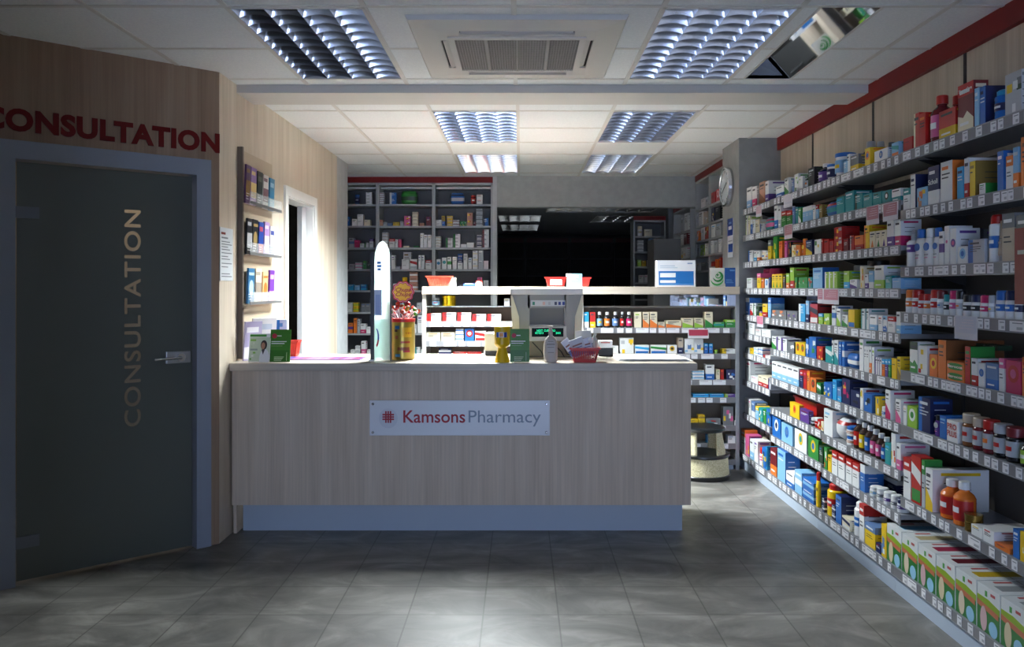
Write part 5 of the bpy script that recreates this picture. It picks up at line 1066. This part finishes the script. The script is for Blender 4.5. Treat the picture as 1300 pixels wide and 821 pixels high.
# things on top of the unit
TZ = 1.4575
basket((X(558, 6.5), 6.5, TZ), .20, .145, .15, .085, '#d8402c', 'red plastic basket on the white-lit left end of the rear unit', 'red baskets on top of the rear unit')
basket((X(705.5, 6.5), 6.5, TZ), .165, .13, .12, .075, '#c8241c', 'red basket with white card beside the light blue box, rear unit top', 'red baskets on top of the rear unit', label_card=True, slots=False)
basket((X(738, 6.62), 6.66, TZ), .15, .115, .10, .075, '#c8241c', 'red basket half hidden behind the light blue box on the rear unit', 'red baskets on top of the rear unit', slots=False)
product('box', .125, .105, .06, 'lqa', 'v', (X(729, 6.46), 6.45, TZ), 0, 'light blue and white box between red baskets on the rear unit', cat='box')
for i, (px, w, h, c, st, lab) in enumerate([(596, .10, .03, 'nbw', 's', 'small navy and white box lying behind the red basket, unit top'), (608, .05, .05, 'qrs', 't', 'small white and red box on the left part of the unit top'), (575, .05, .075, 'sws', 'p', 'small grey and white box right of the left red basket')]):
    product('box', w, h, .06, c, st, (X(px, 6.7), 6.69, TZ), 0, lab, cat='box')
o = empty('leaflet_box', (X(858.5, 6.45), 6.45, TZ), 0, 'white and blue donation form box standing on the rear unit', 'box')
k = 6.45/F; b = MB(); b.box(-.155, .155, 0, .08, 0, .212, mat('#dfe1e6', .4)).box(-.14, .14, -.001, 0, .012, .125, mat('#1a6ab4', .4)).box(-.13, -.005, -.002, -.001, .075, .11, PAPER).box(-.13, -.005, -.002, -.001, .03, .052, PAPER)
b.box(-.13, -.01, -.001, 0, .165, .170, mat('#9ab0c8')).box(-.13, .01, -.001, 0, .150, .154, mat('#9ab0c8')).box(.09, .13, -.001, 0, .182, .192, mat('#8aa0c0')).box(-.14, .14, -.002, -.001, .018, .021, mat('#7ab0dc'))
bevel(b.build('box_body', o), .0005)
o = empty('green_cross_leaflet', (X(911, 6.47), 6.47, TZ), 0, 'white card with a green cross spiral emblem on the rear unit', 'leaflet')
b = MB().box(-.062, .062, -.002, .002, 0, .152, mat('#c9c8c0', .4), Matrix.Rotation(-.08, 4, 'X')); G1 = mat('#1f7a34', .4); G2 = mat('#3f9a48', .4)
def arc(cx, cz, r0, r1, a0, a1, m, b, taper=True):
    n = 14; vs = []
    for i in range(n+1):
        t = i/n; a = a0+(a1-a0)*t; ww = math.sin(math.pi*t)**.6 if taper else 1; rm = (r0+r1)/2; hw = (r1-r0)/2*ww+.0004
        for rr in (rm-hw, rm+hw): vs.append((cx+rr*math.cos(a), -.0035-.08*(cz+rr*math.sin(a))*0-.002, cz+rr*math.sin(a)))
    b.add(vs, [(2*i, 2*i+1, 2*i+3, 2*i+2) for i in range(n)], m)
arc(.0, .083, .030, .046, -2.9, 1.4, G1, b); arc(-.006, .066, .044, .058, -2.9, -.1, G2, b); arc(.004, .092, .018, .027, -3.3, 1.9, G2, b)
b.box(-.003-.004, -.003+.004, -.0065, -.005, .083, .107, G1).box(-.003-.012, -.003+.012, -.0065, -.005, .091, .099, G1)
b.build('card', o)
o = empty('blue_leaflet', (X(926.5, 6.47), 6.472, TZ), 0, 'dark blue leaflet beside the green cross card on the rear unit', 'leaflet')
b = MB().box(-.041, .045, -.002, .002, 0, .152, mat('#164e92', .4)).box(0, .04, -.003, -.002, .125, .138, mat('#5a88c0'))
for i in range(3): b.box(-.03, .03-.008*i, -.003, -.002, .03+.012*i, .035+.012*i, mat('#5a88c0'))
b.build('card', o)

# ------------------------------------------------------------------ kick stool
st = empty('step_stool', (1.40, 6.185, 0), 0, 'round cream step stool with black rubber rings right of the counter', 'stool')
BK = mat('#101214', .3)
MB().lathe([(.205, .012), (.203, .03)], BK, 40).lathe([(.208, .0), (.210, .03), (.204, .036)], BK, 40).build('base_ring', st)
MB().lathe([(.200, .03), (.190, .178)], CREAMS, 40).build('base_drum', st)
MB().lathe([(.196, .175), (.205, .183), (.203, .198), (.18, .203), (.135, .205)], BK, 40, cap=False).lathe([(.135, .205), (.0001, .205)], BK, 40, cap=False).build('lower_step', st)
for i in range(4):
    a = math.pi/4 + i*math.pi/2; n = 5; b = MB(); vs = []
    for z, r0 in ((.20, .178), (.385, .150)):
        for rr in (r0, r0-.012):
            for q in range(n+1): t = a + (-.33+.66*q/n)*(1 if z < .3 else .8); vs.append((rr*math.cos(t), rr*math.sin(t), z))
    m1 = n+1
    fs = []
    for q in range(n): fs += [(q, q+1, q+1+2*m1, q+2*m1), (q+1+m1, q+m1, q+3*m1, q+1+3*m1)]
    fs += [(0, 2*m1, 3*m1, m1), (n, n+m1, n+3*m1, n+2*m1)]
    b.add(vs, fs, CREAMS, True); b.build('leg', st)
MB().lathe([(.150, .38), (.168, .384), (.174, .396), (.168, .41), (.14, .418), (.0001, .420)], BK, 40).build('top_step', st)

st.scale = (1, 1, .93)
# ------------------------------------------------------------------ pillar: clock and notice
ck = empty('wall_clock', (1.78, 6.86, Z(237.5, 6.86)), 0, 'round silver wall clock on the side of the grey pillar', 'clock')
MM = Matrix.Rotation(-math.pi/2, 4, 'Y')
MB().lathe([(.165, 0), (.168, .02), (.165, .042), (.155, .048), (.150, .040)], mat('#b8bcc2', .2, .9), 40, MM, cap=False).build('rim', ck)
MB().lathe([(.152, .0), (.152, .036), (.0001, .036)], mat('#b9c0c6', .3), 40, MM).build('clock_face', ck)
b = MB()
for i in range(12):
    a = 2*math.pi*i/12; b.box(-.0385, -.037, -.004, .004, .115, .138, BLACK, Matrix.Rotation(a, 4, 'X'))
b.build('hour_marks', ck)
for nm, L_, a in (('hour_hand', .07, 1.1), ('minute_hand', .11, -2.0)): MB().box(-.041, -.039, -.004, .004, -.015, L_, BLACK, Matrix.Rotation(a, 4, 'X')).build(nm, ck)
o = empty('wall_notice', (1.778, 6.81, Z(302, 6.81)), 0, 'narrow blue and white notice on the pillar below the clock', 'notice')
b = MB().box(-.002, 0, -.085, .085, -.165, .165, mat('#cfd3da', .4)).box(-.003, -.002, -.085, .085, .02, .165, mat('#16388c', .4)).box(-.003, -.002, -.08, .06, -.12, -.05, mat('#1c489c', .4)).box(-.0035, -.003, -.05, .05, .07, .10, PAPER).box(-.0035, -.003, -.04, .04, .12, .135, mat('#7a9ac8')).box(-.003, -.002, -.06, .06, -.03, -.022, mat('#8a8e94'))
b.build('paper', o)

# ------------------------------------------------------------------ grey medicine shelving at the rear left
SY = 8.82; RGM = mat('#a2a6a8', .45, .1); GB = mat('#65676a', .55)
def sx(p): return X(p, SY)
RZ = [Z(q, SY) for q in (259, 286.5, 314, 341.5, 368.5, 396, 423, 449.5)] + [.49, .26, .06]
for key, (a, b_) in dict(left=(425, 479.3), middle=(479.3, 550.5), right=(550.5, 626.5)).items():
    o = empty('shelving_cabinet', ((sx(a)+sx(b_))/2, SY, 0), 0, 'tall grey open medicine shelving at the rear, %s column under the red band' % key, 'shelving', 'grey medicine shelving at the rear')
    x0, x1 = sx(a), sx(b_); pw = .018 if key != 'right' else .03
    for q in ((x0, x0+.018), (x1-pw, x1)): W(MB().box(q[0]+.0005, q[1]-.0005, SY, 9.13, 0, 2.60, RGM), o).build('side_panel', o)
    W(MB().box(x0, x1, SY, 9.13, 2.578, 2.60, RGM), o).build('top_panel', o)
    W(MB().box(x0+.018, x1-pw, 9.11, 9.125, 0, 2.58, GB), o).build('back_panel', o)
    for z in RZ: W(MB().box(x0+.018, x1-pw, SY+.002, 9.11, z-.02, z, RGM), o).build('shelf', o)
    W(MB().box(x0, x1, SY-.004, SY+.016, 2.602, CEIL-.004, RED), o).build('red_header', o)
RL = {0: [(450,456,247,'tub','ibn',''),(464.5,472,244,'box','qgs','p',dict(k=4))], 1: [(441,444.5,275,'box','bab','p'),(447,453,278,'box','qgs','p'),(453.5,461,272,'box','wss','p',dict(k=2)),(462,470,279,'box','csg','p')],
 2: [(443,449.5,302,'box','siG','s'),(450,456.5,305,'box','Mpw','p'),(457,462,309,'box','wLs','p'),(463,468,308,'box','wgs','v'),(469,474,303,'box','wvn','t')],
 3: [(443,449.5,335,'box','swG','p'),(451,459.5,333,'box','wps','s',dict(k=2)),(461,465,331,'box','gLw','p'),(466,472,334,'box','esg','p')],
 4: [(442,449,361,'box','aws','p'),(450,457,362,'box','lws','p'),(458,465,361,'box','abw','s')],
 5: [(441.5,447.5,384,'box','wss','p',dict(k=2)),(448.5,455,384,'box','yLs','s',dict(k=2)),(458.5,470,385,'box','Gik','p',dict(n=2))],
 6: [(442,448,410,'box','ovw','s'),(449,453,404,'box','oBw','p'),(453.5,457,405,'box','sGw','p'),(457.5,464.5,411,'box','wMv','b'),(465,470.5,415,'box','wss','p')],
 7: [(445,450.5,444,'box','wss','p'),(451,457,439,'box','wsk','s',dict(k=2)),(458.5,464.5,433,'box','wpv','b'),(466,470,444,'box','wsG','p')]}
RM = {0: [(480.5,487.5,244.5,'box','qmr','s',dict(k=6)),(494.5,503.5,244.5,'box','bwi','v',dict(k=2)),(508,530,242,'bag','geg','',dict(desc='dark green plastic bag'))],
 1: [(480.5,486,279,'box','frc','p'),(486.5,491,282,'box','sGc','p'),(492,498,283,'box','iGw','p'),(499,507,282,'box','ydy','p',dict(n=2)),(508,512.5,281,'box','sGs','p'),(513,521,274,'box','prt','f',dict(k=2)),(523.5,530.5,269,'box','cus','s',dict(k=4)),(532.5,538,283,'box','fuw','p'),(541,547,275,'box','mvs','p')],
 2: [(485,492.5,295,'box','wus','s',dict(k=5)),(494,501,303,'box','wrr','t'),(501.5,505,304,'box','wps','p'),(505.5,510,304,'box','Mvp','p'),(512,519,312,'box','cus','n'),(525,532,312,'box','gew','n'),(533.5,537.5,296,'box','qcs','p'),(538,542.5,298,'box','qus','p'),(543,547.5,298,'box','qcs','p')],
 3: [(497,501.5,324,'box','wvs','p'),(502,508,338,'box','svw','p'),(510,519.5,329,'box','wsc','p',dict(k=2)),(520.5,529.5,329,'box','wrs','h'),(531,534.5,324,'box','qvi','p'),(535,539,324,'box','qvi','p'),(540,548,330,'box','wrs','t'),(512,522,320,'box','wds','p',dict(bk=1))],
 4: [(510,517,352,'jar','Lyy',''),(520,530,345,'box','fwf','s',dict(k=3)),(499,507,360,'box','wss','p')],
 5: [(529,535,384,'box','sws','p'),(538,546,386,'box','wGs','p')],
 6: [(524,529,412,'box','wss','p'),(530,537,400,'box','qvs','p'),(539,546,408,'box','wbs','p')],
 7: [(527,533,441,'box','wts','v'),(534,541,444,'box','wgs','p')]}
RR = {0: [(571,590,244.5,'bag','bsn','',dict(desc='blue and silver plastic bag of packs')),(597.5,604,248,'tub','mrr',''),(605,612.5,247,'box','wos','p',dict(k=2))],
 1: [(553.5,560.5,279,'box','wsc','p',dict(k=2)),(561,565,281,'box','biw','p'),(567.5,574.5,274,'box','yur','s',dict(k=3)),(560.5,565,274,'box','ydw','p',dict(bk=1)),(575,583,279,'box','wms','s',dict(k=2)),(584,592,281,'box','gyn','f',dict(n=2)),(593,600,270,'box','fpr','f',dict(k=2)),(601,604,281,'box','msp','p'),(604.5,612.5,265,'box','sGv','s',dict(k=4)),(614,620,277,'box','bnw','v')],
 2: [(553,559.5,300,'box','wus','s',dict(k=4)),(566,574.5,302,'box','qgs','v',dict(k=2)),(575.5,584,297,'box','qgs','v',dict(k=4)),(585,592,310,'box','qas','n'),(592.5,602,308,'box','qss','n'),(605.5,611.5,298,'box','sns','s',dict(k=3)),(612.5,620.5,291,'box','wms','v',dict(k=4))],
 3: [(554,559.5,329,'box','wbt','d'),(561,567,327,'box','qtt','d'),(568,573,326,'box','qgs','s'),(574.5,580,326,'box','qcs','p'),(581,587.5,330,'box','wns','t'),(588.5,593.5,322,'box','wss','p'),(594.5,599,327,'box','wis','p'),(600,606.5,318,'box','wcu','s',dict(k=3)),(607.5,613.5,316,'box','sws','p',dict(k=2)),(614,620,331,'box','qls','n'),(581,587.5,322,'box','bws','p',dict(bk=1))],
 4: [(553,560,361,'box','wus','p'),(571,577,356,'box','wss','p'),(582,592,361,'box','nbw','s'),(606,612,352,'box','prw','s',dict(k=2)),(597,604,360,'box','wss','n'),(614,620,356,'box','wss','p')]}
for dct, key in ((RL, 'left'), (RM, 'middle'), (RR, 'right')):
    rows(SY+.02, RZ, dct, '%s shelf down, ' + key + ' column, rear shelving', 'packs on the %s shelf of the ' + key + ' rear column', .25, dd=.09, cat='pill box', name='pill_box', zgap=.03)

# ------------------------------------------------------------------ grey shelving along the right side, behind the pillar
def side_shelf(ya, yb, x, top, zs, lab, items, header=True):
    o = empty('shelving_cabinet', (x, ya, 0), 0, lab, 'shelving', 'grey shelving along the right side wall')
    xb = 2.19
    for q in ((ya, ya+.02), (yb-.02, yb)): W(MB().box(x, xb, q[0], q[1], 0, top, RGM), o).build('side_panel', o)
    W(MB().box(x, xb, ya, yb, top-.02, top+.0, RGM), o).build('top_panel', o)
    W(MB().box(xb-.012, xb, ya+.02, yb-.02, 0, top-.02, GB), o).build('back_panel', o)
    for z in zs: W(MB().box(x+.002, xb-.012, ya+.02, yb-.02, z-.02, z, RGM), o).build('shelf', o)
    if header: W(MB().box(x-.004, x+.016, ya, yb, top+.002, top+.065, RED), o).build('red_header', o)
    f = rpx(x)
    def g(x0, x1, yt, ins): a, b_, z = f(x0, x1, yt, ins); return max(a, ya+.025), min(b_, yb-.025), z
    RW.__defaults__[0][0] = x
    for i, it in items.items():
        place_row(it, RW, zs[i], (zs[i-1]-.03) if i else top-.04, '%s shelf, %s' % (ORD[i+1], 'just behind the pillar' if ya < 7.8 else ('second unit behind pillar' if ya < 9 else 'side shelving beyond beam')), 'packs on the %s shelf of the side shelving at %s' % (ORD[i+1], 'the pillar' if ya < 7.8 else 'the beam'), -math.pi/2, g, dmax=.24, dd=.09, cat='pill box', name='pill_box')
SZ = [2.29, 2.11, 1.95, 1.79, 1.63, 1.46, 1.28, 1.1, .9, .7, .5, .3, .1]
side_shelf(7.10, 8.15, 1.91, 2.60, SZ, 'tall grey shelving with red header just behind the pillar',
 {0: [(903,908,244,'box','rrw','p'),(909,914,240,'box','rwr','d')], 1: [(903,907,264,'box','nsw','f'),(908,914,262,'box','ksw','p')], 2: [(903,908,285,'box','wai','p'),(909,915,283,'box','sls','p')], 3: [(902,906,305,'box','wsu','p'),(907,911,306,'box','sGp','p'),(912,916,303,'box','wsr','p')], 4: [(903,907,332,'box','rwo','b'),(908,912,329,'box','orw','p'),(913,916,327,'box','row','p')], 5: [(903,909,352,'box','sws','f')]})
side_shelf(8.15, 8.78, 1.91, 2.60, SZ, 'tall grey shelving with red header, between the pillar unit and the beam',
 {0: [(890,895,252,'box','wsG','p'),(896,899,250,'box','swG','p')], 1: [(881,886,268,'box','swk','p'),(887,892,269,'box','wGs','p'),(893,898,269,'box','usw','f')], 2: [(881,887,294,'box','oas','f'),(890,894,289,'box','wrs','f'),(895,899,288,'box','rgw','f')], 3: [(880,888,312,'box','sws','p'),(889,894,311,'box','Lws','f'),(895,899,309,'box','wsG','p')], 4: [(881,888,334,'box','wyc','p'),(890,897,333,'box','Gws','p')]})
side_shelf(9.05, 10.05, 1.91, 2.38, SZ[1:], 'lower grey shelving with red header beyond the grey beam',
 {0: [(864.5,868,274,'box','swG','p'),(869,873,271,'box','wsG','p')], 1: [(864.5,867,293,'box','wsi','p'),(868,872,291,'box','mws','p')], 2: [(865,871,307,'box','wps','f')]})
# cabinet seen through the opening, facing the shop
o = empty('shelving_cabinet', (1.685, 10.5, 0), 0, 'narrow grey shelving with a red header standing in the dark back room', 'shelving')
for q in ((1.475, 1.495), (1.875, 1.895)): W(MB().box(q[0], q[1], 10.5, 10.8, 0, 2.33, RGM), o).build('side_panel', o)
W(MB().box(1.475, 1.895, 10.5, 10.8, 2.31, 2.33, RGM), o).build('top_panel', o); W(MB().box(1.495, 1.875, 10.785, 10.795, 0, 2.31, GB), o).build('back_panel', o)
W(MB().box(1.475, 1.895, 10.495, 10.515, 2.332, 2.385, RED), o).build('red_header', o)
CZ = [Z(q, 10.5) for q in (299.5, 319, 338, 358.5)] + [1.3, 1.1, .9, .6, .3]
for z in CZ: W(MB().box(1.495, 1.875, 10.502, 10.785, z-.02, z, RGM), o).build('shelf', o)
rows(10.51, CZ, {0: [(809.5,816,287,'pot','wcs',''),(818,828,291,'box','cws','p')], 1: [(809.5,817,305,'box','wsG','s',dict(k=3)),(824,830,302,'box','iws','p')], 2: [(809.5,814,330,'box','Lsw','p'),(815,820,331,'box','yws','p'),(822,828,330,'box','wvs','p')], 3: [(811,817,349,'box','wps','p'),(818,822,349,'box','wpG','p'),(823,828,348,'box','wGs','p')]}, '%s shelf down, narrow back room shelving', 'packs on the %s shelf of the back room shelving', .25, cat='pill box', name='pill_box', zgap=.03)
# dark grey cabinet
o = empty('storage_cabinet', (X(847, 8.3), 8.3, 0), 0, 'plain dark grey cabinet standing behind the rear unit', 'cabinet')
bevel(MB().box(-.14, .14, 0, .4, .05, 1.955, mat('#4a4b4d', .5)).build('body', o), .003); MB().box(-.137, .137, -.018, -.002, .06, 1.95, mat('#4e4f51', .5)).build('door', o); MB().box(.10, .115, -.03, -.018, .95, 1.10, ALU).build('handle', o); MB().box(-.13, .13, .02, .38, 0, .05, BLACK).build('plinth', o)
flat('wall_back_room', 2.0, 2.3, 10.85, 10.95, 0, 2.55, GREYW)
# dark shelving on the far back wall of the back room and along its right side
for i in range(6):
    x0 = -2.6+.9*i; o = empty('dark_shelving', (x0, 16.3, 0), 0, 'dark stock shelving on the far wall of the unlit back room', 'shelving', 'dark stock shelving in the back room')
    b = MB().box(x0, x0+.02, 16.2, 16.55, 0, 2.35, DARK).box(x0+.86, x0+.88, 16.2, 16.55, 0, 2.35, DARK); W(b, o).build('side_panel', o)
    b = MB().box(x0+.02, x0+.86, 16.2, 16.22, 2.36, 2.45, mat('#4a1210')); W(b, o).build('red_header', o)
    R = rnd('dk', i)
    for z in (.3, .65, 1.0, 1.35, 1.7, 2.05):
        W(MB().box(x0+.02, x0+.86, 16.22, 16.55, z-.02, z, mat('#3c3d40')), o).build('shelf', o)
# ------------------------------------------------------------------ light
import os
wd = bpy.data.worlds.new('world'); sc.world = wd; wd.use_nodes = True
bg = wd.node_tree.nodes['Background']; bg.inputs[0].default_value = (.52, .66, 1.0, 1); bg.inputs[1].default_value = DAY
def area(name, loc, rot, sx_, sy_, power, color=(1, 1, 1), spread=math.pi):
    l = bpy.data.lights.new(name, 'AREA'); l.shape = 'RECTANGLE'; l.size = sx_; l.size_y = sy_; l.energy = power; l.color = color; l.spread = spread
    o = bpy.data.objects.new(name, l); col.objects.link(o); o.location = loc; o.rotation_euler = rot; return o
pt = area('window_portal', (-.2, -3.2, 1.1), (-math.pi/2, 0, 0), 2.7, 2.2, 1); pt.data.cycles.is_portal = True; pt.rotation_euler = (math.pi/2, 0, math.pi)
# the lit fixture's lamp, just above its louvre, shining down
for i in range(4): 
    xx = HR[0][0] + .6*(i+.5)/4
    area('lamp_tube', (xx, (HR[0][2]+HR[0][3])/2, CEIL-.012), (0, 0, 0), .05, 1.05, LAMP/4, (.9, .975, 1), SPREAD)
area('added_consultation_fill', (-2.6, 5.2, 2.6), (0, 0, 0), .5, .5, 9, (1, .96, .9))  # added fill, brightens the room behind the door's clear letters
sc.view_settings.view_transform = 'Standard'; sc.view_settings.look = 'None'; sc.view_settings.gamma = 1; sc.view_settings.exposure = EXPO
sc.view_settings.use_curve_mapping = False
sc.cycles.use_denoising = True; sc.cycles.max_bounces = 9; sc.cycles.diffuse_bounces = 6; sc.cycles.glossy_bounces = 4; sc.cycles.transparent_max_bounces = 8
sc.cycles.caustics_reflective = False; sc.cycles.sample_clamp_indirect = 40
